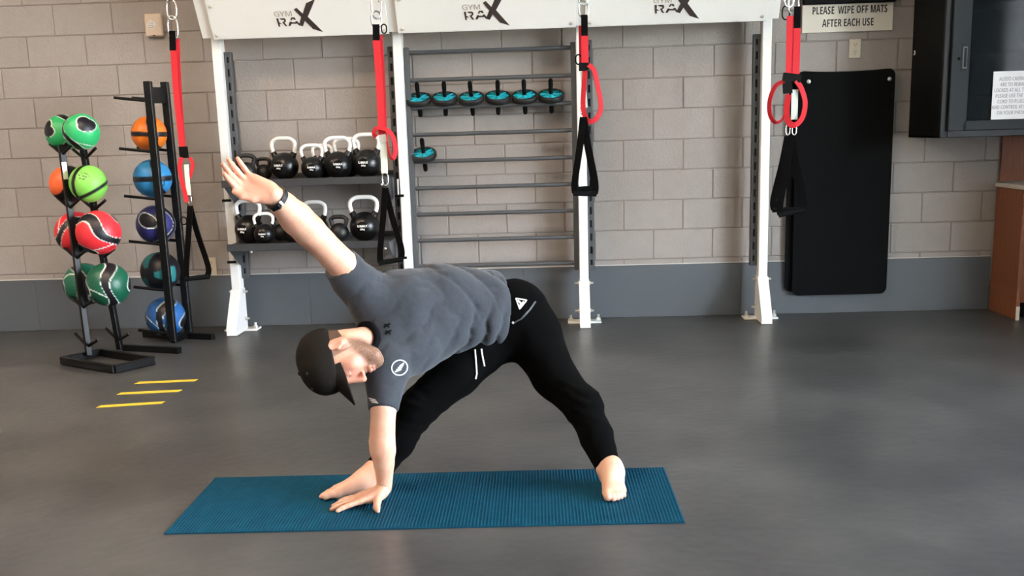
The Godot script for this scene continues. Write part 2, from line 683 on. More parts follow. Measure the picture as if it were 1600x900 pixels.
func wall_with_window(n: Node3D, c: Vector3, along: Vector3, length: float, u0: float, u1: float, y0: float, y1: float) -> void:
	var thick := Vector3(0.2, 0, 0) if along.z > 0.5 else Vector3(0, 0, 0.2)
	var seg := func(a: float, b: float, lo: float, hi: float, called: String, m: Material, th := 1.0) -> void:
		part(Kit.new().box(c + along * ((a + b) * 0.5) + Vector3(0, (lo + hi) * 0.5, 0), along * (b - a) + Vector3(0, hi - lo, 0) + thick * th, 0.0), called, m, n)
	var hl := length * 0.5
	seg.call(-hl, u0, 0.0, 3.8, "wall_panel", M.paint)
	seg.call(u1, hl, 0.0, 3.8, "wall_panel", M.paint)
	seg.call(u0, u1, 0.0, y0, "wall_panel", M.paint)
	seg.call(u0, u1, y1, 3.8, "wall_panel", M.paint)
	var cols := maxi(int(round((u1 - u0) / 1.4)), 1)
	for i in cols + 1:
		var u := lerpf(u0, u1, float(i) / cols)
		seg.call(u - 0.03, u + 0.03, y0, y1, "mullion", M.dark_steel, 0.5)
	for i in cols:
		seg.call(lerpf(u0, u1, float(i) / cols) + 0.03, lerpf(u0, u1, float(i + 1) / cols) - 0.03, y0, y1, "pane", M.clear_glass, 0.03)
	seg.call(u0, u1, (y0 + y1) * 0.5 - 0.02, (y0 + y1) * 0.5 + 0.02, "transom", M.dark_steel, 0.4)

# ------------------------------------------------------------------ the white rack
const POSTS := [1.381, 2.581, 3.779, 4.983]
const FRONT := 0.25

func build_rack() -> void:
	var t := thing("training_rack", "white steel training rack with lettered banner panels bolted along block wall", "rack", Vector3.ZERO)
	for i in 4:
		var x: float = POSTS[i]
		var inner := 1.0 if i == 0 else -1.0      # side on which the slotted channel sits
		var p := part(Kit.new().box(Vector3(x, 1.31, FRONT - 0.05), Vector3(0.06, 2.46, 0.10), 0.004), "upright", M.white_steel, t)
		# wedge foot in front of the upright
		var foot := [Vector2(0.15, 0.0), Vector2(0.435, 0.0), Vector2(0.435, 0.05), Vector2(0.258, 0.29), Vector2(0.15, 0.29)]
		part(Kit.new().plate(foot, Vector3(x, 0.005, 0), Vector3(0, 0, 1), Vector3(0, 1, 0), 0.07), "foot", M.white_steel, p)
		for s in [-1.0, 1.0]:
			part(Kit.new().box(Vector3(x + s * 0.07, 0.006, 0.16), Vector3(0.09, 0.012, 0.13), 0.002), "base_plate", M.white_steel, p)
			part(Kit.new().lathe([Vector2(0, 0.04), Vector2(0.009, 0.04), Vector2(0.009, 0.018), Vector2(0.016, 0.018), Vector2(0.016, 0.0)], Transform3D(Basis(), Vector3(x + s * 0.095, 0.012, 0.17)), 10, false), "anchor_bolt", M.zinc, p)
			for by in [0.085, 0.275]:
				part(Kit.new().lathe([Vector2(0, 0.03), Vector2(0.007, 0.03), Vector2(0.007, 0.012), Vector2(0.013, 0.012), Vector2(0.013, 0)], Transform3D(Basis(Vector3.BACK, -s * PI / 2), Vector3(x + s * 0.034, by, 0.20)), 8, false), "bolt", M.zinc, p)
		# forward arm above with its sloping brace; the strap hangs from the arm
		part(Kit.new().box(Vector3(x, 2.50, 0.66), Vector3(0.06, 0.08, 0.96), 0.004), "arm", M.white_steel, t)
		part(Kit.new().bar(Vector3(x, 1.967, 0.333), Vector3(x, 2.47, 0.657), 0.06, 0.10, 0.003, Vector3.RIGHT), "brace", M.white_steel, t)
		# slotted channel, with real slots: two edge strips and the bridges between the slots
		for side in ([1.0] if i == 0 else ([-1.0] if i == 1 or i == 3 else [1.0])):
			slotted_channel(t, x + side * 0.053, 0.365, 1.875)
	for i in 3:
		banner(t, POSTS[i] + 0.03, POSTS[i + 1] - 0.03)

func slotted_channel(t: Node3D, x: float, y0: float, y1: float) -> void:
	var ch := part(Kit.new().box(Vector3(x, (y0 + y1) * 0.5, 0.155), Vector3(0.044, y1 - y0, 0.05), 0.002), "slotted_channel", M.slot, t)
	for s in [-1.0, 1.0]:
		part(Kit.new().box(Vector3(x + s * 0.0155, (y0 + y1) * 0.5, 0.166), Vector3(0.015, y1 - y0, 0.048), 0.002), "channel_edge", M.dark_steel, ch)
	var n := 17
	var step := (y1 - y0) / n
	for i in n + 1:
		var yc := y0 + i * step
		var hh := step * 0.44
		if i == 0: yc += hh * 0.4
		if i == n: yc -= hh * 0.4
		part(Kit.new().box(Vector3(x, yc, 0.1845), Vector3(0.018, hh if i > 0 and i < n else hh * 0.8, 0.010), 0.001), "channel_bridge", M.dark_steel, ch)

func banner(t: Node3D, x0: float, x1: float) -> void:
	# folded sheet: leaning front face, steeper fold above
	var a := Vector3(0, 1.942, 0.378)
	var b := Vector3(0, 2.195, 0.540)
	var c := Vector3(0, 2.36, 0.70)
	var xm := (x0 + x1) * 0.5
	var prof := [a, b, c]
	var k := Kit.new()
	for i in 2:
		var p: Vector3 = prof[i]
		var q: Vector3 = prof[i + 1]
		var up := (q - p).normalized()
		var nrm := Vector3.RIGHT.cross(up)
		k.box((p + q) * 0.5 + Vector3(xm, 0, 0), Vector3(x1 - x0, p.distance_to(q) + 0.002, 0.004), 0.001, Basis(Vector3.RIGHT, up, nrm))
	# turned-in lip along the bottom
	k.box(a + Vector3(xm, 0.0, -0.012), Vector3(x1 - x0, 0.004, 0.026), 0.001)
	var pan := part(k, "banner_panel", M.white_steel, t)
	for s in [0, 1]:
		for v in [0.08, 0.74]:
			var bp := a.lerp(b, v) + Vector3(x0 + 0.03 if s == 0 else x1 - 0.03, 0, 0.004)
			part(Kit.new().lathe([Vector2(0, 0.012), Vector2(0.009, 0.01), Vector2(0.013, 0.0)], Transform3D(Basis(Vector3.RIGHT, PI / 2 - 0.57), bp), 8, false), "bolt", M.zinc, pan)
	# lettering: thin grey GYM over stencilled RA and a tall slashed X
	var up2 := (b - a).normalized()
	var nz := Vector3.RIGHT.cross(up2)
	var o := a.lerp(b, 0.36) + Vector3(xm, 0, 0) + nz * 0.003
	var s2 := 0.00048          # metres per drawing unit (tenths of a photo zoom pixel)
	var put_plate := func(pts: Array, m: Material, called: String) -> void:
		var q := []
		for v in pts:
			q.append(Vector2((v.x - 800.0) * s2 * 0.62, (500.0 - v.y) * s2 * 0.62))
		part(Kit.new().plate(q, o + nz * 0.001, Vector3.RIGHT, up2, 0.002), called, m, pan)
	put_plate.call([Vector2(755, 235), Vector2(820, 200), Vector2(930, 335), Vector2(1040, 105), Vector2(1250, 15), Vector2(1025, 410), Vector2(1295, 770), Vector2(1090, 695), Vector2(945, 500), Vector2(880, 625), Vector2(800, 595), Vector2(880, 410)], M.logo_dark, "letter_x")
	put_plate.call([Vector2(340, 425), Vector2(385, 425), Vector2(385, 515), Vector2(440, 550), Vector2(390, 550), Vector2(390, 612), Vector2(358, 612)], M.logo_dark, "letter_r")
	put_plate.call([Vector2(405, 425), Vector2(510, 425), Vector2(540, 450), Vector2(536, 500), Vector2(500, 525), Vector2(545, 605), Vector2(510, 607), Vector2(455, 515), Vector2(500, 495), Vector2(503, 460), Vector2(440, 455)], M.logo_dark, "letter_r_bowl")
	put_plate.call([Vector2(635, 472), Vector2(665, 415), Vector2(735, 412), Vector2(760, 465), Vector2(720, 465), Vector2(702, 440), Vector2(680, 445), Vector2(668, 472)], M.logo_dark, "letter_a_top")
	put_plate.call([Vector2(572, 605), Vector2(615, 512), Vector2(655, 512), Vector2(660, 525), Vector2(740, 525), Vector2(735, 505), Vector2(775, 500), Vector2(825, 570), Vector2(800, 600), Vector2(770, 555), Vector2(650, 555), Vector2(615, 605)], M.logo_dark, "letter_a_foot")
	var gx := Transform3D(Basis(Vector3.RIGHT, up2, nz), o + Vector3.RIGHT * ((505.0 - 800.0) * s2 * 0.62) + up2 * ((500.0 - 325.0) * s2 * 0.62) + nz * 0.001)
	text("GYM", 0.034, 0.002, M.logo_grey, pan, gx, false, "lettering", 1.25)

# ------------------------------------------------------------------ shelves with kettlebells
var shelf_y := [1.036, 0.620]

func build_shelves() -> void:
	for i in 2:
		var y: float = shelf_y[i]
		var t := thing("kettlebell_shelf", ["dark grey steel shelf holding kettlebells, upper one of the rack", "dark grey steel shelf holding kettlebells, lower one of the rack"][i], "shelf", Vector3.ZERO, "kettlebell shelves")
		var x0 := 1.417
		var x1 := 2.500
		# tray notched round the uprights, with lips in front and behind
		var tray := [Vector2(1.462, 0.02), Vector2(x1, 0.02), Vector2(x1, 0.498), Vector2(x0, 0.498), Vector2(x0, 0.26), Vector2(1.462, 0.26)]
		part(Kit.new().plate(tray, Vector3(0, y - 0.003, 0), Vector3.RIGHT, Vector3.BACK, 0.006), "tray", M.shelf, t)
		part(Kit.new().box(Vector3((x0 + x1) * 0.5, y - 0.014, 0.5), Vector3(x1 - x0, 0.048, 0.006), 0.002), "front_lip", M.shelf, t)
		part(Kit.new().box(Vector3((1.462 + x1) * 0.5, y + 0.012, 0.022), Vector3(x1 - 1.462, 0.04, 0.006), 0.002), "rear_lip", M.shelf, t)
		for s in [0, 1]:
			var x := 1.430 if s == 0 else 2.494
			part(Kit.new().plate([Vector2(0.20, 0.0), Vector2(0.49, 0.0), Vector2(0.49, -0.03), Vector2(0.26, -0.15), Vector2(0.20, -0.15)], Vector3(x, y - 0.006, 0), Vector3(0, 0, 1), Vector3(0, 1, 0), 0.005), "bracket", M.dark_steel, t)
			# locking pin hanging below the end of the shelf
			var px := 1.385 if s == 0 else 2.556
			var pin := part(Kit.new().tube([Vector3(px + (0.012 if s == 0 else -0.012), y - 0.02, 0.285), Vector3(px + (0.012 if s == 0 else -0.012), y - 0.125, 0.285)], 0.006, 8), "locking_pin", M.zinc, t)
			part(Kit.new().tube([Vector3(px - 0.035, y - 0.13, 0.29), Vector3(px + 0.025, y - 0.13, 0.29)], 0.009, 10), "knob", M.black, pin)
			part(Kit.new().lathe([Vector2(0, 0.006), Vector2(0.008, 0.004), Vector2(0.009, 0)], Transform3D(Basis(Vector3.RIGHT, PI / 2), Vector3(x0 + 0.16 if s == 0 else x1 - 0.03, y - 0.043, 0.498)), 8), "screw", M.zinc, t)
	# kettlebells: pixel of the body's middle, width of the body, z, kind, label
	var big := kettlebell_meshes(true)
	var cast := kettlebell_meshes(false)
	var rows := [
		[386, 0, 0.128, 0.36, false, "small all black kettlebell at the outer end of the upper shelf"],
		[413, 0, 0.108, 0.28, false, "smallest all black kettlebell on the upper shelf"],
		[446, 0, 0.186, 0.36, true, "large white handled kettlebell beside the small black ones on the upper shelf"],
		[489.5, 0, 0.152, 0.42, true, "smaller white handled kettlebell standing forward on the upper shelf"],
		[506, 0, 0.150, 0.25, true, "white handled kettlebell set back behind two others on the upper shelf"],
		[530, 0, 0.182, 0.40, true, "white handled kettlebell with a raised number on top, upper shelf"],
		[544, 0, 0.176, 0.22, true, "white handled kettlebell hidden at the back of the upper shelf"],
		[575, 0, 0.192, 0.36, true, "largest white handled kettlebell behind the red strap on the upper shelf"],
		[391, 1, 0.196, 0.31, true, "large white handled kettlebell at the end of the lower shelf"],
		[414, 1, 0.140, 0.44, true, "small white handled kettlebell standing forward on the lower shelf"],
		[440, 1, 0.120, 0.20, false, "little black kettlebell in the back row of the lower shelf"],
		[459, 1, 0.140, 0.40, true, "white handled kettlebell half hidden behind the raised forearm"],
		[494, 1, 0.180, 0.28, true, "white handled kettlebell set back beside the worn black one, lower shelf"],
		[531, 1, 0.128, 0.38, false, "worn all black kettlebell on the lower shelf"],
		[571, 1, 0.200, 0.36, true, "large white handled kettlebell behind the hanging black handle, lower shelf"]]
	for r in rows:
		var y: float = shelf_y[r[1]]
		var lo := at(r[0], 275.0 if r[1] == 0 else 374.0, r[3])
		var t := thing("kettlebell", r[5], "kettlebell", Vector3(lo.x, y, r[3]), "kettlebells on the rack")
		var set_: Array = big if r[4] else cast
		var s: float = r[2] / 0.19
		t.scale = Vector3(s, s, s)
		t.rotation.y = 0.25 * sin(r[0] * 1.7)
		put(set_[0], "body", M.kettlebell if r[4] else M.iron, t)
		put(set_[1], "handle", M.white if r[4] else M.iron, t)
		if r[4]:
			for sv in set_[2]:
				put(sv, "horn_sleeve", M.kettlebell, t)
			var lb := put(set_[3], "label_disc", M.black, t)
			text("UMAX", 0.016, 0.001, M.white, lb, Transform3D(Basis(Vector3.RIGHT, -0.15), Vector3(0, 0.098, 0.0965)))
			text("20kg", 0.010, 0.001, M.white, lb, Transform3D(Basis(Vector3.RIGHT, -0.05), Vector3(0, 0.078, 0.0975)))

func kettlebell_meshes(white: bool) -> Array:
	var r := 0.095
	var body := []
	for i in 19:
		var a := lerpf(-1.12, PI / 2, i / 18.0)
		body.append(Vector2(r * cos(a), 0.0885 + r * sin(a) * 0.985))
	body[0] = Vector2(body[0].x, 0.003)
	body.push_front(Vector2(0.0, 0.003))
	var b := Kit.new().lathe(body, Transform3D(), 32).mesh()
	var path := []
	var w := 0.098 if white else 0.105
	var top := 0.285 if white else 0.262
	var tr := 0.0135 if white else 0.021
	var keys := [Vector2(0.058, 0.15), Vector2(0.074, 0.175), Vector2(w - tr, 0.21), Vector2(w - tr, top - 0.045), Vector2(w - tr - 0.012, top - tr - 0.014), Vector2(w - tr - 0.04, top - tr), Vector2(0.0, top - tr + 0.002)]
	var cv := Curve2D.new()
	for i in keys.size():
		var tan := Vector2.ZERO
		if i > 0 and i < keys.size() - 1:
			tan = (keys[i + 1] - keys[i - 1]) / 6.0
		cv.add_point(keys[i], -tan, tan)
	for v in cv.tessellate(4, 4):
		path.append(Vector3(v.x, v.y, 0))
	var whole := []
	for p in path:
		whole.append(p)
	for i in range(path.size() - 2, -1, -1):
		whole.append(Vector3(-path[i].x, path[i].y, 0))
	var hd := Kit.new().tube(whole, tr, 12).mesh()
	if not white:
		return [b, hd]
	var sl := []
	for s in [-1.0, 1.0]:
		sl.append(Kit.new().tube([Vector3(s * 0.052, 0.135, 0), Vector3(s * 0.07, 0.168, 0), Vector3(s * 0.078, 0.181, 0)], 0.021, 12, false, [1.3, 1.0, 0.95]).mesh())
	var disc := Kit.new().lathe([Vector2(0, 0.0955), Vector2(0.030, 0.0955), Vector2(0.034, 0.091)], Transform3D(Basis(Vector3.RIGHT, PI / 2 - 0.03), Vector3(0, 0.0885, 0.001)), 24)
	return [b, hd, sl, disc.mesh()]

# ------------------------------------------------------------------ ladder of bars with ab wheels
func build_ladder() -> void:
	var t := thing("stall_bar_ladder", "dark grey wall ladder of nine round bars between two white uprights", "ladder", Vector3.ZERO)
	var x0: float = POSTS[1] + 0.048
	var x1: float = POSTS[2] - 0.048
	for x in [x0, x1]:
		part(Kit.new().box(Vector3(x, 1.115, 0.165), Vector3(0.034, 1.50, 0.05), 0.003), "side_rail", M.dark_steel, t)
	var ys := []
	for i in 9:
		var y := 1.832 - i * 0.1775
		ys.append(y)
		part(Kit.new().tube([Vector3(x0 + 0.01, y, 0.16), Vector3(x1 - 0.01, y, 0.16)], 0.014, 14), "rung", M.dark_steel, t)
	# wheels lean in the gaps: lower grip behind a bar, tyre resting on it
	var wheel := Kit.new().lathe([Vector2(0.070, -0.019), Vector2(0.082, -0.019), Vector2(0.087, -0.013), Vector2(0.087, 0.013), Vector2(0.082, 0.019), Vector2(0.074, 0.019), Vector2(0.074, 0.013)], Transform3D(), 36).mesh()
	var hub := Kit.new().lathe([Vector2(0.0, 0.016), Vector2(0.02, 0.018), Vector2(0.022, 0.012), Vector2(0.075, 0.012), Vector2(0.073, -0.008), Vector2(0.02, -0.01), Vector2(0, -0.01)], Transform3D(), 36).mesh()
	var ribs := Kit.new()
	for i in 8:
		var d := Vector3(cos(TAU * i / 8), 0, sin(TAU * i / 8))
		ribs.bar(d * 0.02 + Vector3(0, 0.013, 0), d * 0.073 + Vector3(0, 0.013, 0), 0.008, 0.012, 0.001)
	var rib_mesh := ribs.mesh()
	var grip := Kit.new().lathe([Vector2(0, 0), Vector2(0.013, 0), Vector2(0.0125, 0.03), Vector2(0.0155, 0.07), Vector2(0.0145, 0.1), Vector2(0.010, 0.108), Vector2(0, 0.108)], Transform3D(), 14).mesh()
	var spots := [[654, 156, 0], [695, 154.5, 0], [736.5, 154, 0], [778, 152.5, 0], [819.5, 151.5, 0], [861, 150, 0], [662, 242, 1]]
	var order := ["first", "second", "third", "fourth", "fifth", "sixth", ""]
	for s in spots:
		var p := at(s[0], s[1], 0.15)
		var single: bool = s[2] == 1
		var w := thing("ab_wheel", "teal and black ab wheel hanging alone on a lower bar" if single else "teal and black ab wheel in the row of six, %s from the kettlebell shelves" % order[spots.find(s)], "ab wheel", p, "ab wheels on the ladder")
		w.rotation.x = 0.44
		w.rotation.z = 0.03 * sin(s[0])
		put(wheel, "tyre", M.rubber, w)
		put(hub, "disc", M.teal, w)
		put(rib_mesh, "disc_ribs", M.teal, w)
		put(grip, "grip", M.foam, w, Vector3(0, 0.012, 0))
		var g2 := put(grip, "grip", M.foam, w, Vector3(0, -0.012, 0))
		g2.rotation.x = PI

# ------------------------------------------------------------------ medicine balls and their racks
func ball_mesh(r: float, style: int, col: Color, turn: Basis) -> ArrayMesh:
	var v := PackedVector3Array()
	var c := PackedColorArray()
	var ix := PackedInt32Array()
	var nu := 112
	var nv := 56
	var ink := Color("151516").srgb_to_linear()
	var rim := Color("dfe6df").srgb_to_linear()
	var base := col.srgb_to_linear()
	for j in nv + 1:
		for i in nu + 1:
			var th := PI * j / nv
			var ph := TAU * i / nu
			var d := Vector3(sin(th) * cos(ph), cos(th), sin(th) * sin(ph))
			v.append(d * r)
			var q := turn * d
			var k := base
			if style == 0:      # curved panels with white piping
				var g := sin(2.5 * q.x + 0.9 * sin(2.6 * q.y + 1.1 * q.z))
				var e := absf(g) - 0.5
				if r < 0.112:
					e = minf(e, (q.distance_to(Vector3(0.8, 0.5, 0.33)) - 0.42) * 1.3)
				k = ink.lerp(base, smoothstep(-0.02, 0.02, e)).lerp(rim, 1.0 - smoothstep(0.022, 0.055, absf(e)))
				if absf(q.y + 0.55 + 0.2 * q.x) < 0.025 and e > 0.0:
					k = rim
			elif style == 1:    # one colour with two dark bands
				var b1 := absf(q.y * 0.93 + q.x * 0.3)
				var b2 := absf(q.x * 0.9 - q.z * 0.42 - 0.35)
				k = ink.lerp(base, minf(smoothstep(0.115, 0.15, b1), smoothstep(0.075, 0.11, b2)))
				if absf(q.distance_to(Vector3(0.75, -0.45, 0.48)) - 0.2) < 0.03:
					k = ink
				elif q.distance_to(Vector3(-0.35, 0.62, 0.7)) < 0.28 and sin(q.x * 40.0 + sin(q.y * 23.0) * 2.0) > 0.72:
					k = ink
			elif style == 2:    # dark with coloured lobes
				var a := atan2(q.y, q.x)
				var rr := acos(clampf(q.z, -1, 1))
				if rr > 0.32 and rr < 1.5 and cos(a * 3.0 + 0.4) > 0.35 + 0.1 * sin(rr * 4.0):
					k = base
				else:
					k = ink
			elif style == 3:    # dark with a large coloured cap
				k = base if q.dot(Vector3(-0.55, 0.35, 0.76)) > 0.62 else ink
			else:
				k = base
			c.append(k)
	for j in nv:
		for i in nu:
			var a := j * (nu + 1) + i
			var b := a + nu + 1
			ix.append_array([a, a + 1, b, a + 1, b + 1, b])
	var m := array_mesh(v, ix, c)
	return m

func med_ball(p: Vector3, r: float, style: int, hex: String, turn: Basis, label: String, group: String) -> void:
	var b := put(ball_mesh(r, style, Color(hex), turn), numbered("medicine_ball"), M.ball, self, p)
	tag(b, label, "medicine ball", group)

func build_ball_racks() -> void:
	# front rack: two posts, four levels of V-shaped prongs, rectangular base
	var t := thing("ball_rack", "black steel ball rack with V shaped prongs carrying balls on both sides", "rack", Vector3.ZERO)
	var u := Vector3(0.72, 0, 0.69)
	var w := Vector3(0.69, 0, -0.72)
	var p1 := ground(140, 563)
	var p2 := ground(188.5, 553)
	var q1 := at(95.5, 226, p1.z - 0.06)
	var q2 := at(130, 234, p2.z - 0.02)
	var fl := ground(97, 566, 0.015)
	var fr := ground(179, 580, 0.015)
	var br := ground(240, 566, 0.015)
	var bl := fl + (br - fr)
	for e in [[fl, fr], [bl, br]]:
		part(Kit.new().bar(e[0] + Vector3(0, 0.012, 0), e[1] + Vector3(0, 0.012, 0), 0.03, 0.045, 0.003), "base_rail", M.black_satin, t)
	for e in [[fl, bl], [fr, br]]:
		part(Kit.new().bar(e[0] + Vector3(0, 0.012, 0), e[1] + Vector3(0, 0.012, 0), 0.03, 0.045, 0.003), "base_end", M.black_satin, t)
	var ball_y := [206.0, 287.0, 363.0, 444.0]
	var posts := [[p1 + Vector3(0, 0.03, 0), q1], [p2 + Vector3(0, 0.03, 0), q2]]
	for k in 2:
		var po := part(Kit.new().bar(posts[k][0], posts[k][1], 0.035, 0.035, 0.003), "post", M.black_satin, t)
		part(Kit.new().bar(posts[k][0].lerp(posts[k][1], 0.84) + Vector3(0.010, 0, 0.017), posts[k][0].lerp(posts[k][1], 0.92) + Vector3(0.010, 0, 0.017), 0.028, 0.004, 0.001), "sticker", M.zinc, po)
		for lv in [0.955, 0.705, 0.468, 0.232, 0.045]:
			var j: Vector3 = posts[k][0].lerp(posts[k][1], lv)
			for s in [-1.0, 1.0]:
				var pr := part(Kit.new().tube([j, j + u * (s * 0.165) + Vector3(0, 0.062, 0)], 0.0095, 10), "prong", M.black_satin, po)
	var cen := (p1.z + p2.z) * 0.5
	var specs := [
		[127, 206, 27.5, 0.09, 0, "2fae68", "green and black medicine ball on the top prongs, in front of its twin"],
		[99, 207, 27.0, -0.10, 0, "2fae68", "green and black medicine ball on the top prongs, behind its twin"],
		[138, 287, 28.5, 0.09, 1, "7fc653", "lime green medicine ball with black bands on the V prongs"],
		[107, 288, 28.5, -0.10, 3, "ee6a35", "orange and black medicine ball beside the lime green one"],
		[154, 363.5, 34, 0.10, 0, "e0313a", "red and black medicine ball in front of its twin"],
		[120, 364, 33, -0.12, 0, "dd3038", "red and black medicine ball behind its twin"],
		[169, 444.5, 34, 0.10, 0, "15563f", "dark green and black medicine ball in front of its twin"],
		[133, 444, 33, -0.12, 0, "17604a", "dark green and black medicine ball behind its twin"]]
	var turns := [Basis(Vector3(0.3, 1, 0.2).normalized(), 0.7), Basis(Vector3(0, 1, 0.4).normalized(), 2.3), Basis(Vector3.BACK, 1.35) * Basis(Vector3.UP, 0.5), Basis(), Basis(Vector3.BACK, -0.5) * Basis(Vector3.UP, -0.9), Basis(Vector3(0.2, 0.1, 1).normalized(), 1.4), Basis(Vector3.BACK, 0.35) * Basis(Vector3.UP, -0.55), Basis(Vector3.RIGHT, 1.2)]
	for i in specs.size():
		var s: Array = specs[i]
		var z: float = cen + s[3]
		var r: float = s[2] * (EYE.z - z + 0.1) / FOCAL
		med_ball(at(s[0], s[1], z), r, s[4], s[5], turns[i], s[6], "medicine balls on the two ball racks")
	# rear rack: two tall posts with level prongs to the left
	var t2 := thing("ball_rack", "tall black steel ball rack with level prongs, its top level empty", "rack", Vector3.ZERO)
	var a := ground(271, 537)
	var b := ground(296, 527)
	var at_ := at(230.5, 127, a.z)
	var bt := at(257, 128, b.z)
	var po1 := part(Kit.new().bar(a + Vector3(0, 0.02, 0), at_, 0.046, 0.046, 0.003), "post", M.black_satin, t2)
	var po2 := part(Kit.new().bar(b + Vector3(0, 0.02, 0), bt, 0.046, 0.046, 0.003), "post", M.black_satin, t2)
	var dn := (a - at_).normalized()
	part(Kit.new().bar(at_ + dn * 0.085, bt + dn * 0.085, 0.025, 0.10, 0.003), "cross_plate", M.black_satin, t2)
	part(Kit.new().bar(a + Vector3(0, 0.025, 0), b + Vector3(0, 0.025, 0), 0.04, 0.04, 0.003), "base_link", M.black_satin, t2)
	part(Kit.new().bar(ground(193, 542.5, 0.02), ground(281, 547.5, 0.02), 0.04, 0.04, 0.003), "base_rail", M.black_satin, t2)
	part(Kit.new().bar(ground(225, 522, 0.02), ground(334, 526, 0.02), 0.04, 0.04, 0.003), "base_rail", M.black_satin, t2)
	for lv in [[156.0, 186], [233.0, 194], [306.0, 201], [377.0, 210], [450.0, 219], [520.0, 226]]:
		var f := inverse_lerp(127.0, 537.0, lv[0])
		for q in [[at_, a, po1, 0.0], [bt, b, po2, -4.0]]:
			var j: Vector3 = q[0].lerp(q[1], f)
			part(Kit.new().tube([j + Vector3(0.02, -0.005, 0), j + Vector3(-0.225, 0.026, 0)], 0.0095, 10), "prong", M.black_satin, q[2])
	var zc := (a.z + b.z) * 0.5
	var sp2 := [
		[233, 209, 26.5, 1, "e97b26", "orange medicine ball with black bands on the tall rear rack"],
		[238.5, 279, 29, 1, "2f86c0", "sky blue medicine ball with black bands on the tall rear rack"],
		[243.5, 351, 30, 0, "2c2c66", "navy purple and black medicine ball on the tall rear rack"],
		[250.5, 424, 30.5, 2, "1d6e70", "black medicine ball with teal patches on the tall rear rack"],
		[258.5, 495, 31, 0, "245c9c", "royal blue and black medicine ball on the lowest prongs of the rear rack"]]
	var tn := [Basis(Vector3.BACK, -0.25) * Basis(Vector3.UP, 0.4), Basis(Vector3.BACK, -0.3) * Basis(Vector3.UP, 0.3), Basis(Vector3(0.3, 1, 0.5).normalized(), 2.0), Basis(Vector3.UP, 0.3), Basis(Vector3.BACK, 0.6) * Basis(Vector3.UP, -0.3)]
	for i in sp2.size():
		var s: Array = sp2[i]
		var r: float = s[2] * (EYE.z - zc + 0.1) / FOCAL
		med_ball(at(s[0], s[1], zc), r, s[3], s[4], tn[i], s[5], "medicine balls on the two ball racks")

# ------------------------------------------------------------------ hanging suspension straps
func link(c: Vector3, w: float, h: float, r: float, turn := 0.0) -> Kit:   # a carabiner ring
	var pts := []
	for i in 20:
		var a := TAU * i / 20
		var v := Vector3(cos(a) * w * 0.5, signf(sin(a)) * pow(absf(sin(a)), 0.7) * h * 0.5, 0)
		pts.append(c + v.rotated(Vector3.UP, turn))
	return Kit.new().tube(pts, r, 8, true)

func curve(pts: Array, z: float, steps := 6) -> Array:   # a smooth line through pixels on the plane z
	var cv := Curve3D.new()
	for i in pts.size():
		var p := at(pts[i].x, pts[i].y, z + (pts[i].z if pts[i] is Vector3 else 0.0))
		var a: Vector2 = Vector2(pts[maxi(i - 1, 0)].x, pts[maxi(i - 1, 0)].y)
		var b: Vector2 = Vector2(pts[mini(i + 1, pts.size() - 1)].x, pts[mini(i + 1, pts.size() - 1)].y)
		var tan := (at(b.x, b.y, z) - at(a.x, a.y, z)) / 6.0
		cv.add_point(p, -tan, tan)
	var out := []
	for i in (pts.size() - 1) * steps + 1:
		out.append(cv.sample(mini(i / steps, pts.size() - 2), float(i) / steps - mini(i / steps, pts.size() - 2)))
	return out

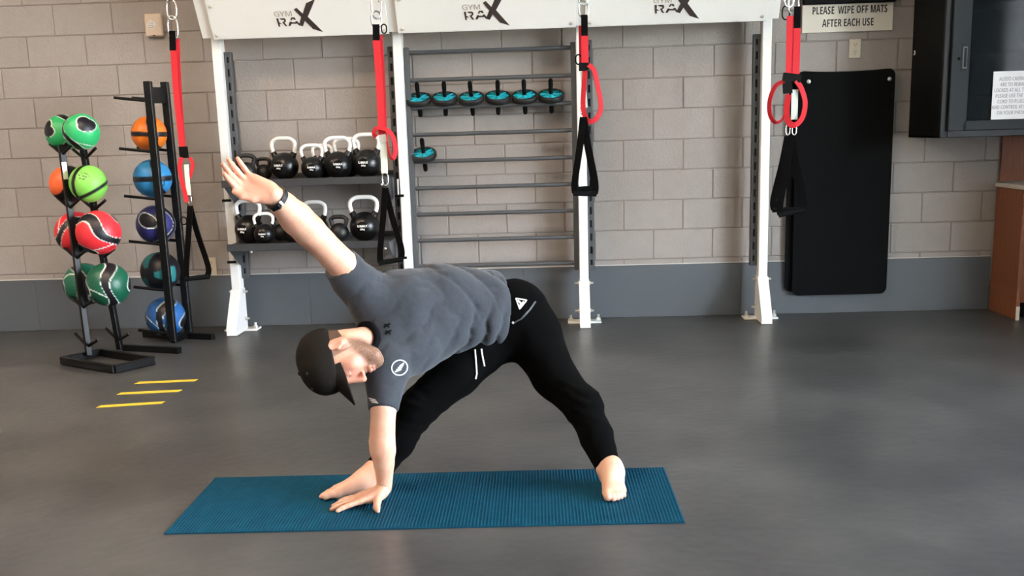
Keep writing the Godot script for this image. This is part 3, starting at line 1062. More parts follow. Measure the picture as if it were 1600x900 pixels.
func build_straps() -> void:
	var z := 1.05
	var X := Vector3.RIGHT
	var names := [
		"red suspension strap with black handle hanging beside the tall ball rack",
		"red suspension strap with black handle hanging in front of the kettlebell shelves",
		"red suspension strap with black handles hanging in front of the bar ladder upright",
		"doubled red suspension strap with two loops hanging beside the sign"]
	var made := []
	for i in 4:
		var x: float = POSTS[i]
		made.append(thing("suspension_strap", names[i], "suspension strap", Vector3.ZERO, "suspension straps hanging from the rack arms"))
		# eye bolt under the arm and chain links down into view
		part(Kit.new().tube([Vector3(x, 2.47, z), Vector3(x, 2.40, z)], 0.008, 8), "eye_bolt", M.zinc, made[i])
	var cara := [[[268, 15, 30, 3], [270, 44, 36, 3.4]], [[588, 8, 40, 2.6], [588, 30, 24, 2.4]], [[911, -6, 24, 2.6], [912, 15, 22, 2.6]], [[1233, -4, 28, 2.6], [1240, 8, 26, 3.0]]]
	for i in 4:
		var top := at(cara[i][0][0], cara[i][0][1] - cara[i][0][2] * 0.5, z)
		part(Kit.new().tube([top, Vector3(top.x, 2.41, z)], 0.006, 8), "hanger", M.zinc, made[i])
		for c in cara[i]:
			var p := at(c[0], c[1], z)
			part(link(p, 0.058, c[2] / 262.0, 0.0055, 0.2 if c[3] < 3 else 0.0), "carabiner", M.chrome, made[i])
	# 1: left strap, two legs seen nearly edge to edge
	var t: Node3D = made[0]
	part(Kit.new().strap(curve([Vector2(269, 48), Vector2(270, 79)], z + 0.012), 0.036, 0.006, X), "sleeve", M.black_web, t)
	part(Kit.new().strap(curve([Vector2(271, 78), Vector2(276, 150), Vector2(285, 231)], z + 0.012), 0.036, 0.004, X), "webbing", M.red_web, t)
	part(Kit.new().strap(curve([Vector2(277, 60), Vector2(279, 120), Vector2(286, 231)], z - 0.012), 0.030, 0.004, X), "rear_webbing", M.red_web, t)
	part(Kit.new().strap(curve([Vector2(286, 229), Vector2(288, 247)], z + 0.004), 0.048, 0.026, X), "cam_buckle", M.black, t)
	part(Kit.new().strap(curve([Vector2(284, 246), Vector2(281, 262), Vector2(285, 285), Vector2(290, 306), Vector2(292, 316)], z + 0.02), 0.026, 0.004, X), "loop", M.red_web, t)
	part(Kit.new().strap(curve([Vector2(296, 246), Vector2(301, 256), Vector2(298, 272), Vector2(294, 280)], z + 0.006), 0.022, 0.004, X), "loop_tail", M.red_web, t)
	part(Kit.new().strap(curve([Vector2(291, 257), Vector2(295, 305)], z + 0.014), 0.028, 0.004, X), "grey_webbing", M.grey_web, t)
	part(link(at(296, 312, z), 0.022, 0.05, 0.004), "snap_hook", M.chrome, t)
	part(link(at(287, 345, z), 0.038, 0.045, 0.004), "ring", M.black, t)
	handle_loop(t, Vector2(297, 322), Vector2(291, 436), Vector2(325, 432), z, 0.02)
	# 2
	t = made[1]
	part(Kit.new().strap(curve([Vector2(587.5, 38), Vector2(588, 63)], z + 0.012), 0.040, 0.006, X), "sleeve", M.black_web, t)
	part(Kit.new().strap(curve([Vector2(588, 62), Vector2(593, 130), Vector2(597, 212)], z + 0.012), 0.042, 0.004, X), "webbing", M.red_web, t)
	part(Kit.new().strap(curve([Vector2(594, 55), Vector2(598, 130), Vector2(601, 208)], z - 0.010), 0.030, 0.004, X), "rear_webbing", M.red_web, t)
	part(link(at(600, 45, z), 0.03, 0.05, 0.004), "ring", M.black, t)
	part(Kit.new().strap(curve([Vector2(598, 210), Vector2(600, 222)], z + 0.014), 0.05, 0.020, X), "cam_buckle", M.zinc, t)
	part(Kit.new().strap(curve([Vector2(588, 214), Vector2(584, 208), Vector2(590, 200), Vector2(604, 203), Vector2(614, 214), Vector2(618, 234), Vector2(614, 248), Vector2(608, 240), Vector2(604, 214), Vector2(602, 204)], z + 0.024), 0.034, 0.004, Vector3(0.85, 0, 0.52)), "loop", M.red_web, t)
	part(Kit.new().strap(curve([Vector2(599, 218), Vector2(601, 271)], z + 0.012), 0.040, 0.004, X), "grey_webbing", M.grey_web, t)
	part(link(at(602, 280, z + 0.01), 0.036, 0.075, 0.0045), "snap_hook", M.chrome, t)
	handle_loop(t, Vector2(602, 294), Vector2(594, 411), Vector2(627, 405), z, 0.0)
	# 3
	t = made[2]
	part(Kit.new().strap(curve([Vector2(913, 23), Vector2(913.5, 56)], z + 0.012), 0.038, 0.006, X), "sleeve", M.black_web, t)
	part(Kit.new().strap(curve([Vector2(913.5, 55), Vector2(914, 101)], z + 0.012), 0.042, 0.004, X), "webbing", M.red_web, t)
	part(Kit.new().strap(curve([Vector2(908, 40), Vector2(909, 104)], z - 0.010), 0.030, 0.004, X), "rear_webbing", M.red_web, t)
	part(Kit.new().strap(curve([Vector2(912, 98), Vector2(912, 111)], z + 0.010), 0.056, 0.030, X), "cam_buckle", M.black, t)
	part(link(at(904, 93, z), 0.034, 0.055, 0.004), "ring", M.black, t)
	part(Kit.new().strap(curve([Vector2(914, 110), Vector2(912, 140), Vector2(911, 165), Vector2(915, 184), Vector2(924, 190), Vector2(934, 182), Vector2(939, 165), Vector2(934, 135), Vector2(928, 110), Vector2(919, 101)], z + 0.02), 0.030, 0.004, Vector3(0.92, 0, 0.39)), "loop", M.red_web, t)
	part(Kit.new().strap(curve([Vector2(910, 112), Vector2(915, 168)], z + 0.008), 0.026, 0.004, X), "grey_webbing", M.grey_web, t)
	part(link(at(910, 172, z), 0.022, 0.05, 0.004), "snap_hook", M.chrome, t)
	handle_loop(t, Vector2(912, 183), Vector2(898, 302), Vector2(930, 303), z + 0.03, 0.0)
	handle_loop(t, Vector2(911, 183), Vector2(899, 296), Vector2(927, 294), z - 0.05, 0.0)
	# 4
	t = made[3]
	part(Kit.new().strap(curve([Vector2(1246, 10), Vector2(1245.5, 44)], z + 0.010), 0.038, 0.006, X), "sleeve", M.black_web, t)
	part(Kit.new().strap(curve([Vector2(1245.5, 43), Vector2(1243.5, 116)], z + 0.010), 0.040, 0.004, X), "webbing", M.red_web, t)
	part(Kit.new().strap(curve([Vector2(1235, 25), Vector2(1233, 118)], z + 0.006), 0.040, 0.004, X), "webbing", M.red_web, t)
	part(link(at(1228, 20, z), 0.042, 0.075, 0.004), "ring", M.black, t)
	part(Kit.new().strap(curve([Vector2(1238, 115), Vector2(1236, 128)], z + 0.008), 0.10, 0.036, X), "cam_buckle", M.black, t)
	part(Kit.new().strap(curve([Vector2(1230, 127), Vector2(1231, 146)], z + 0.008), 0.05, 0.03, X), "cam_body", M.black, t)
	part(Kit.new().strap(curve([Vector2(1226, 127), Vector2(1212, 134), Vector2(1203, 156), Vector2(1203, 178), Vector2(1211, 191), Vector2(1222, 187), Vector2(1229, 168), Vector2(1232, 146)], z + 0.01), 0.032, 0.004, Vector3(0.92, 0, 0.39)), "loop", M.red_web, t)
	part(Kit.new().strap(curve([Vector2(1232, 148), Vector2(1229, 175), Vector2(1233, 192), Vector2(1243, 195), Vector2(1254, 183), Vector2(1258, 160), Vector2(1252, 138), Vector2(1244, 126)], z + 0.025), 0.034, 0.004, Vector3(0.92, 0, 0.39)), "loop", M.red_web, t)
	part(Kit.new().strap(curve([Vector2(1242, 140), Vector2(1241, 187)], z + 0.012), 0.038, 0.004, X), "grey_webbing", M.grey_web, t)
	for dx in [-7.0, 3.0]:
		part(link(at(1238 + dx, 203, z), 0.024, 0.06, 0.004), "snap_hook", M.chrome, t)
	handle_loop(t, Vector2(1231, 213), Vector2(1209, 328), Vector2(1252, 327), z - 0.06, 0.0)
	handle_loop(t, Vector2(1237, 213), Vector2(1219, 336), Vector2(1256, 328), z + 0.03, 0.0)

# a triangle of black webbing with a tube grip across its foot
func handle_loop(t: Node3D, apex: Vector2, l: Vector2, r: Vector2, z: float, twist: float) -> void:
	var s := Vector3(0.92, 0, 0.39)
	var h := part(Kit.new().strap(curve([Vector2(apex.x, apex.y), Vector2(apex.x * 0.6 + l.x * 0.4 , lerpf(apex.y, l.y, 0.38)), Vector2(l.x, lerpf(apex.y, l.y, 0.85)), Vector2(l.x + 1, l.y)], z + twist), 0.040, 0.006, s), "handle_strap", M.black_web, t)
	part(Kit.new().strap(curve([Vector2(apex.x, apex.y), Vector2(apex.x * 0.6 + r.x * 0.4, lerpf(apex.y, r.y, 0.38)), Vector2(r.x, lerpf(apex.y, r.y, 0.85)), Vector2(r.x - 1, r.y)], z - twist), 0.040, 0.006, s), "handle_strap", M.black_web, t)
	var a := at(l.x - 2.0, l.y, z + twist)
	var b := at(r.x + 2.0, r.y, z - twist)
	part(Kit.new().tube([a, a.lerp(b, 0.08), a.lerp(b, 0.5), a.lerp(b, 0.92), b], 0.015, 12, false, [1.1, 1.0, 1.06, 1.0, 1.1]), "grip", M.foam, h)

# ------------------------------------------------------------------ things on the wall
func build_wall_things() -> void:
	# alarm with a round lens
	var p := at(243, 40, 0.0)
	var t := thing("alarm_box", "beige wall alarm box with a round grille beside the red strap", "alarm", Vector3(p.x, p.y, 0.0))
	part(Kit.new().box(Vector3(0, 0, 0.024), Vector3(0.118, 0.148, 0.048), 0.008), "case", M.beige, t)
	var g := part(Kit.new().lathe([Vector2(0, 0.006), Vector2(0.022, 0.004), Vector2(0.028, 0.0)], Transform3D(Basis(Vector3.RIGHT, PI / 2), Vector3(-0.012, 0.002, 0.048)), 20), "grille", M.white, t)
	for i in 4:
		part(Kit.new().box(Vector3(-0.012, -0.014 + i * 0.0105, 0.0545), Vector3(0.038, 0.003, 0.003)), "grille_bar", M.grey_ink, g)
		part(Kit.new().box(Vector3(0.043, 0.045 - i * 0.016, 0.048), Vector3(0.008, 0.004, 0.004)), "slot", M.grey_ink, t)
	part(Kit.new().box(Vector3(0.0, -0.068, 0.046), Vector3(0.018, 0.006, 0.006), 0.001), "tab", M.ink, t)
	outlet(at(330, 416, 0.0), "ivory wall outlet behind the hanging strap handle")
	outlet(at(1335.5, 76, 0.0), "ivory wall outlet above the black hanging mats")
	# sign
	var a := at(1254, 4, 0.01)
	var b := at(1396, 2, 0.01)
	var c := at(1252, 53, 0.01)
	var w := b.x - a.x
	var hh := 0.19
	var s := thing("notice_board", "cream sign asking to wipe off mats after each use", "sign", Vector3((a.x + b.x) * 0.5, c.y + hh * 0.5 + 0.004, 0.0))
	part(Kit.new().box(Vector3(0, 0, 0.008), Vector3(w, hh, 0.014), 0.002), "board", M.sign, s)
	text("PLEASE  WIPE OFF MATS", 0.047, 0.002, M.ink, s, Transform3D(Basis(), Vector3(0.012, 0.043, 0.016)), true, "lettering", 0.66)
	text("AFTER EACH USE", 0.047, 0.002, M.ink, s, Transform3D(Basis(), Vector3(0.004, -0.038, 0.016)), true, "lettering", 0.66)
	# dark screen above the sign: only its lower rim shows
	var y0 := at(1325, 5, 0.05).y
	var sc := thing("wall_screen", "dark framed screen on the wall above the cream sign", "screen", Vector3(5.55, y0 + 0.28, 0.0))
	part(Kit.new().box(Vector3(0, 0, 0.03), Vector3(0.60, 0.56, 0.05), 0.005), "frame", M.black, sc)
	part(Kit.new().box(Vector3(0, 0.005, 0.0555), Vector3(0.56, 0.51, 0.003)), "glass", M.black_satin, sc)
	# two exercise mats on wall pins
	for i in 2:
		var off: float = [0.0, -0.045][i]
		var m := thing("hanging_mat", ["black foam exercise mat hanging on wall pins, front one of two", "black foam exercise mat hanging behind another, its edge showing"][i], "mat", Vector3(5.54 + off, 0.0, [0.057, 0.03][i]), "black mats hanging on the wall")
		var wd := 0.645
		var y1: float = [1.637, 1.60][i]
		var yb: float = [0.135, 0.16][i]
		var pts := []
		var rad := 0.045
		for q in [[-1, -1, PI], [1, -1, 1.5 * PI], [1, 1, 0.0], [-1, 1, 0.5 * PI]]:
			var cx: float = q[0] * (wd * 0.5 - rad)
			var cy: float = (yb + rad) if q[1] < 0 else (y1 - rad)
			for k in 7:
				var an: float = q[2] + k / 6.0 * PI / 2
				var v := Vector2(cx + rad * cos(an), cy + rad * sin(an))
				pts.append(v)
			# the top edge sags a little between the pins
			if q[0] == 1 and q[1] == 1:
				for k in range(1, 6):
					pts.append(Vector2(lerpf(wd * 0.5 - rad, -wd * 0.5 + rad, k / 6.0), y1 - 0.012 * sin(PI * k / 6.0)))
		part(Kit.new().plate(pts, Vector3.ZERO, Vector3.RIGHT, Vector3.UP, 0.018), "foam_sheet", M.foam, m)
		if i == 0:
			for sx in [-0.245, 0.285]:
				var e := part(Kit.new().lathe([Vector2(0.007, 0.0), Vector2(0.014, 0.0), Vector2(0.012, 0.004), Vector2(0.007, 0.004)], Transform3D(Basis(Vector3.RIGHT, PI / 2), Vector3(sx, y1 - 0.068, 0.009)), 16), "eyelet", M.zinc, m)
				part(Kit.new().lathe([Vector2(0, 0.014), Vector2(0.007, 0.01), Vector2(0.008, 0.0)], Transform3D(Basis(Vector3.RIGHT, PI / 2), Vector3(sx, y1 - 0.068, 0.009)), 12), "wall_pin", M.white, e)

func outlet(p: Vector3, label: String) -> void:
	var t := thing("wall_outlet", label, "outlet", Vector3(p.x, p.y, 0.0), "wall outlets")
	part(Kit.new().box(Vector3(0, 0, 0.004), Vector3(0.078, 0.122, 0.008), 0.003), "cover_plate", M.ivory, t)
	for s in [-1.0, 1.0]:
		var so := part(Kit.new().box(Vector3(0, s * 0.024, 0.0085), Vector3(0.036, 0.034, 0.003), 0.001), "socket", M.ivory, t)
		for d in [-0.007, 0.007]:
			part(Kit.new().box(Vector3(d, s * 0.024 + 0.004, 0.0098), Vector3(0.003, 0.011, 0.002)), "slot", M.ink, so)
		part(Kit.new().box(Vector3(0, s * 0.024 - 0.009, 0.0098), Vector3(0.005, 0.005, 0.002)), "slot", M.ink, so)
	part(Kit.new().lathe([Vector2(0, 0.002), Vector2(0.003, 0.001), Vector2(0.003, 0)], Transform3D(Basis(Vector3.RIGHT, PI / 2), Vector3(0, 0, 0.008)), 8), "screw", M.zinc, t)

# ------------------------------------------------------------------ audio cabinet and counter on the right
func build_cabinet_and_counter() -> void:
	var x0 := 5.985
	var x1 := 6.80
	var y0 := 1.185
	var y1 := 2.55
	var dz := 0.62
	var t := thing("audio_cabinet", "black wall cabinet with a smoked glass door and taped notice", "cabinet", Vector3(0, 0, 0))
	var body := part(Kit.new().box(Vector3(x0 + 0.006, (y0 + y1) * 0.5, dz * 0.5), Vector3(0.012, y1 - y0, dz), 0.002), "side_panel", M.black, t)
	part(Kit.new().box(Vector3(x1, (y0 + y1) * 0.5, dz * 0.5), Vector3(0.012, y1 - y0, dz), 0.002), "side_panel", M.black, t)
	part(Kit.new().box(Vector3((x0 + x1) * 0.5, y0 + 0.008, dz * 0.5), Vector3(x1 - x0, 0.016, dz), 0.002), "bottom_panel", M.black, t)
	part(Kit.new().box(Vector3((x0 + x1) * 0.5, y1, dz * 0.5), Vector3(x1 - x0, 0.016, dz), 0.002), "top_panel", M.black, t)
	part(Kit.new().box(Vector3((x0 + x1) * 0.5, (y0 + y1) * 0.5, 0.01), Vector3(x1 - x0, y1 - y0, 0.012)), "back_panel", M.black, t)
	for sy in [1.45, 1.72, 2.0]:
		part(Kit.new().box(Vector3((x0 + x1) * 0.5, sy, 0.28), Vector3(x1 - x0 - 0.03, 0.02, 0.44)), "inner_shelf", M.slate, t)
	# lock on the side
	var lp := Vector3(x0 - 0.004, 1.73, 0.07)
	var lk := part(Kit.new().box(lp, Vector3(0.012, 0.03, 0.035), 0.003), "side_lock", M.chrome, body)
	part(Kit.new().box(lp + Vector3(-0.007, 0, 0.006), Vector3(0.006, 0.016, 0.012), 0.001), "lock_tongue", M.black, lk)
	# outer frame
	var fz := dz + 0.012
	for e in [[x0, y0, x0 + 0.045, y1], [x1 - 0.045, y0, x1, y1], [x0 + 0.045, y0, x1 - 0.045, y0 + 0.045], [x0 + 0.045, y1 - 0.045, x1 - 0.045, y1]]:
		part(Kit.new().box(Vector3((e[0] + e[2]) * 0.5, (e[1] + e[3]) * 0.5, fz), Vector3(e[2] - e[0], e[3] - e[1], 0.024), 0.003), "front_frame", M.black_satin, t)
	# door standing proud of it: slate rails round smoked glass
	var d0 := x0 + 0.04
	var dx := x1 - 0.01
	var dy := y0 + 0.04
	var dt := y1 - 0.02
	var z := fz + 0.026
	var door := part(Kit.new().box(Vector3(d0 + 0.055, (dy + dt) * 0.5, z), Vector3(0.11, dt - dy, 0.024), 0.003), "door", M.slate, t)
	part(Kit.new().box(Vector3(dx - 0.04, (dy + dt) * 0.5, z), Vector3(0.08, dt - dy, 0.024), 0.003), "door_rail", M.slate, door)
	part(Kit.new().box(Vector3((d0 + dx) * 0.5, dy + 0.03, z), Vector3(dx - d0 - 0.18, 0.06, 0.024), 0.003), "door_rail", M.slate, door)
	part(Kit.new().box(Vector3((d0 + dx) * 0.5, dt - 0.03, z), Vector3(dx - d0 - 0.18, 0.06, 0.024), 0.003), "door_rail", M.slate, door)
	part(Kit.new().box(Vector3((d0 + dx) * 0.5 + 0.01, (dy + dt) * 0.5, z - 0.002), Vector3(dx - d0 - 0.17, dt - dy - 0.1, 0.006)), "glass_pane", M.smoked_glass, door)
	# recessed latch
	var lc := at(1507, 90, z + 0.012)
	var la := part(Kit.new().box(Vector3(lc.x, lc.y, z + 0.012), Vector3(0.042, 0.16, 0.006), 0.003), "latch_plate", M.slate, door)
	part(Kit.new().box(Vector3(lc.x + 0.002, lc.y, z + 0.0155), Vector3(0.026, 0.128, 0.003), 0.001), "latch_rim", M.dark_steel, la)
	part(Kit.new().box(Vector3(lc.x + 0.003, lc.y, z + 0.017), Vector3(0.016, 0.112, 0.003)), "latch_slot", M.slot, la)
	part(Kit.new().lathe([Vector2(0, 0.006), Vector2(0.008, 0.005), Vector2(0.010, 0)], Transform3D(Basis(Vector3.RIGHT, PI / 2), Vector3(lc.x - 0.032, lc.y - 0.005, z + 0.012)), 14), "keyhole", M.black, la)
	# notice taped to the glass
	var pz := z + 0.016
	var p0 := at(1551, 112, pz)
	var p1 := at(1547, 187, pz)
	var pw := 0.255
	var ph := p0.y - p1.y
	var n := thing("paper_notice", "white paper notice about the audio cabinets taped to cabinet door", "notice", Vector3(p1.x + pw * 0.5 + 0.004, (p0.y + p1.y) * 0.5, pz))
	part(Kit.new().box(Vector3.ZERO, Vector3(pw, ph, 0.002)), "sheet", M.paper, n)
	var lines := ["AUDIO CABINETS", "ARE TO REMAIN", "LOCKED AT ALL TIMES.", "PLEASE USE THE AUX", "CORD TO PLUG IN", "AND CONTROL VOLUME", "ON YOUR PHONE."]
	for i in lines.size():
		text(lines[i], 0.0215, 0.001, M.grey_ink, n, Transform3D(Basis(), Vector3(0.0, ph * 0.5 - 0.045 - i * 0.0335, 0.0015)), false, "lettering", 0.78)
	# counter along the wall
	var cx := 6.585
	var top := 0.86
	var c := thing("counter", "brown wood laminate counter with a pale top beneath the cabinet", "counter", Vector3.ZERO)
	part(Kit.new().box(Vector3(cx + 0.012, top * 0.5 - 0.01, 0.250), Vector3(0.024, top - 0.02, 0.46), 0.002), "side_panel", M.wood, c)
	part(Kit.new().box(Vector3(cx + 0.012, 0.045, 0.482), Vector3(0.022, 0.09, 0.006)), "raw_edge", M.raw_edge, c)
	part(Kit.new().box(Vector3(cx + 0.62, top - 0.004, 0.265), Vector3(1.26, 0.028, 0.50), 0.004), "worktop", M.counter_top, c)
	part(Kit.new().box(Vector3(cx + 0.63, 0.47, 0.44), Vector3(1.20, 0.72, 0.02), 0.002), "front_panel", M.wood, c)
	part(Kit.new().box(Vector3(cx + 0.63, 0.05, 0.36), Vector3(1.20, 0.1, 0.02)), "toe_kick", M.black, c)
	part(Kit.new().box(Vector3(cx + 0.635, 1.028, 0.024), Vector3(1.24, 0.30, 0.02), 0.002), "splash_panel", M.wood, c)

# ------------------------------------------------------------------ things on the floor
func build_floor_things() -> void:
	var rows := [[[150, 637.5], [258, 630.5], "yellow tape strip on the floor, farthest from the ball racks"], [[182, 617], [284, 612], "yellow tape strip on the floor between the other two"], [[210, 600], [309, 595.5], "yellow tape strip on the floor, closest to the ball racks"]]
	for r in rows:
		var a := ground(r[0][0], r[0][1])
		var b := ground(r[1][0], r[1][1])
		var along := (b - a).normalized()
		var back := Vector3(along.z, 0, -along.x)
		if back.z > 0: back = -back
		var w := 0.048
		var sk := 0.0
		var t := put(Kit.new().plate([Vector2(0, 0), Vector2(a.distance_to(b) - 0.02, 0), Vector2(a.distance_to(b) - 0.005, w), Vector2(0.015, w)], a + Vector3(0, 0.001, 0) - back * w * 0.0, along, back, 0.0015).mesh(), numbered("floor_tape"), M.tape, self)
		tag(t, r[2], "tape", "yellow tape strips on the floor")
	# exercise mat: thin slab with raised ribs
	var fl := ground(262, 835.5)
	var fr := ground(1071, 817.5)
	var br := ground(1037, 732)
	var bl := ground(331, 748)
	var m := thing("exercise_mat", "blue ribbed exercise mat lying under the man's hand and feet", "mat", (fl + fr + br + bl) * 0.25)
	var al := ((fr - fl) + (br - bl)).normalized()
	var bk := ((bl - fl) + (br - fr))
	bk = (bk - al * bk.dot(al)).normalized()
	var ln := ((fr - fl).length() + (br - bl).length()) * 0.5
	var wd := ((bl - fl).length() + (br - fr).length()) * 0.5
	var bs := Basis(al, Vector3.UP, -bk)
	part(Kit.new().box(Vector3(0, 0.0025, 0), Vector3(ln, 0.005, wd), 0.0012, bs), "sheet", M.mat_blue, m)
	var rib := Kit.new()
	var n := 150
	for i in n:
		var u := (i + 0.5) / n * ln - ln * 0.5
		var p := al * u + Vector3(0, 0.0052, 0)
		rib.smooth(false)
		var hw := al * (ln / n * 0.28)
		var e := bk * (wd * 0.5 - 0.004)
		var up := Vector3(0, 0.0011, 0)
		rib.quad(p - hw * 0.5 + up - e, p + hw * 0.5 + up - e, p + hw * 0.5 + up + e, p - hw * 0.5 + up + e, Vector3.UP)
		rib.quad(p - hw - e, p - hw * 0.5 + up - e, p - hw * 0.5 + up + e, p - hw + e, Vector3.UP - al)
		rib.quad(p + hw - e, p + hw * 0.5 + up - e, p + hw * 0.5 + up + e, p + hw + e, Vector3.UP + al)
	var ribs := part(rib, "ribbing", M.mat_blue, m)
	ribs.set_meta("kind", "stuff")

# ------------------------------------------------------------------ the man on the mat
var body_v := PackedVector3Array()
var body_i := PackedInt32Array()
var body_c := PackedColorArray()
var tone := Color("d9ab91").srgb_to_linear()

func take(f: Field, paint: Callable) -> void:      # mesh a field and add it to the body
	var v := PackedVector3Array()
	var ix := PackedInt32Array()
	var r := f.nets(v, ix)
	v = r[0]; ix = r[1]
	var b := body_v.size()
	body_v.append_array(v)
	for i in ix:
		body_i.append(i + b)
	for p in v:
		body_c.append(paint.call(p))

func skin_tone(p: Vector3) -> Color:
	var n := noise.get_noise_3d(p.x * 14.0, p.y * 14.0, p.z * 14.0)
	return tone.lerp(Color("cf8d74").srgb_to_linear(), clampf(0.25 + 0.5 * n, 0.0, 0.6))

func hand(f: Field, wrist: Vector3, d: Vector3, n: Vector3, s: Vector3, curl: Array, spread: Array, thumb: Array, size := 1.0) -> void:
	var off := [0.031, 0.0105, -0.0105, -0.030]
	var lens := [0.092, 0.096, 0.090, 0.080]
	var seg := [[0.043, 0.026, 0.021], [0.048, 0.030, 0.022], [0.044, 0.028, 0.022], [0.034, 0.021, 0.019]]
	for i in 4:
		var k: Vector3 = wrist + (d * lens[i] + s * off[i]) * size
		f.cone(wrist + (s * off[i] * 0.55 + d * 0.008) * size, k, 0.0175 * size, 0.0125 * size, 0.014 * size)
		var dir := (d * cos(spread[i]) + s * sin(spread[i])).normalized()
		var p := k
		var a := 0.0
		var rad := [0.0105, 0.0096, 0.0088, 0.0074]
		if i == 3:
			rad = [0.0092, 0.0084, 0.0077, 0.0066]
		for j in 3:
			a += curl[i][j]
			var q: Vector3 = p + (dir * cos(a) + n * sin(a)) * seg[i][j] * size
			f.cone(p, q, rad[j] * size, rad[j + 1] * size, 0.004)
			p = q
	# pads of the palm, then the thumb from the side of the palm
	f.cone(wrist + (d * 0.02 + s * 0.022 + n * 0.006) * size, wrist + (d * 0.06 + s * 0.03 + n * 0.006) * size, 0.017 * size, 0.012 * size, 0.014 * size)
	f.cone(wrist + (d * 0.02 - s * 0.020 + n * 0.005) * size, wrist + (d * 0.065 - s * 0.026 + n * 0.004) * size, 0.016 * size, 0.012 * size, 0.014 * size)
	var t := wrist + (d * 0.018 + s * 0.022) * size
	var r2 := [0.0165, 0.0128, 0.0115, 0.0088]
	for j in 3:
		var v: Vector3 = thumb[j]
		var q2: Vector3 = t + (d * v.x + s * v.y + n * v.z) * size
		f.cone(t, q2, r2[j] * size, r2[j + 1] * size, 0.008)
		t = q2

func limb(f: Field, joints: Array, radii: Array) -> void:
	for i in joints.size() - 1:
		f.cone(joints[i], joints[i + 1], radii[i], radii[i + 1], 0.008)

func foot(f: Field, heel: Vector3, d: Vector3, m: Vector3, ankle: Vector3, shin: Vector3) -> void:
	var up := Vector3.UP
	f.cone(heel + d * 0.03 + up * 0.034, heel + d * 0.07 + up * 0.036, 0.034, 0.034, 0.02)
	f.cone(ankle, heel + d * 0.055 + up * 0.05, 0.041, 0.036, 0.03)
	f.cone(shin, ankle, 0.036, 0.038, 0.02)
	f.ball(ankle + m * 0.034 - up * 0.012, Basis(), Vector3(0.016, 0.016, 0.016), 0.02)
	f.ball(ankle - m * 0.034 - up * 0.02, Basis(), Vector3(0.016, 0.016, 0.016), 0.02)
	# instep and the splayed front
	f.cone(ankle + d * 0.02 - up * 0.012, heel + d * 0.18 + m * 0.022 + up * 0.024, 0.037, 0.023, 0.03)
	f.cone(heel + d * 0.06 + up * 0.03 - m * 0.01, heel + d * 0.165 - m * 0.028 + up * 0.018, 0.030, 0.018, 0.03)
	f.cone(heel + d * 0.08 - m * 0.02 + up * 0.02, heel + d * 0.18 + m * 0.0 + up * 0.02, 0.020, 0.020, 0.02)
	var tips := [[0.030, 0.19, 0.248, 0.0155, 0.0145], [0.010, 0.195, 0.250, 0.0095, 0.0092], [-0.006, 0.19, 0.240, 0.0092, 0.0086], [-0.020, 0.18, 0.226, 0.0088, 0.0082], [-0.033, 0.165, 0.207, 0.0086, 0.0082]]
	for t in tips:
		var a: Vector3 = heel + d * t[1] + m * t[0] * 0.95 + up * 0.016
		var b: Vector3 = heel + d * (t[2] - t[4]) + m * t[0] + up * (t[4] + 0.001)
		f.cone(a, a.lerp(b, 0.55) + up * 0.005, t[3] * 1.05, t[3], 0.008)
		f.cone(a.lerp(b, 0.55) + up * 0.005, b, t[3], t[4], 0.004)

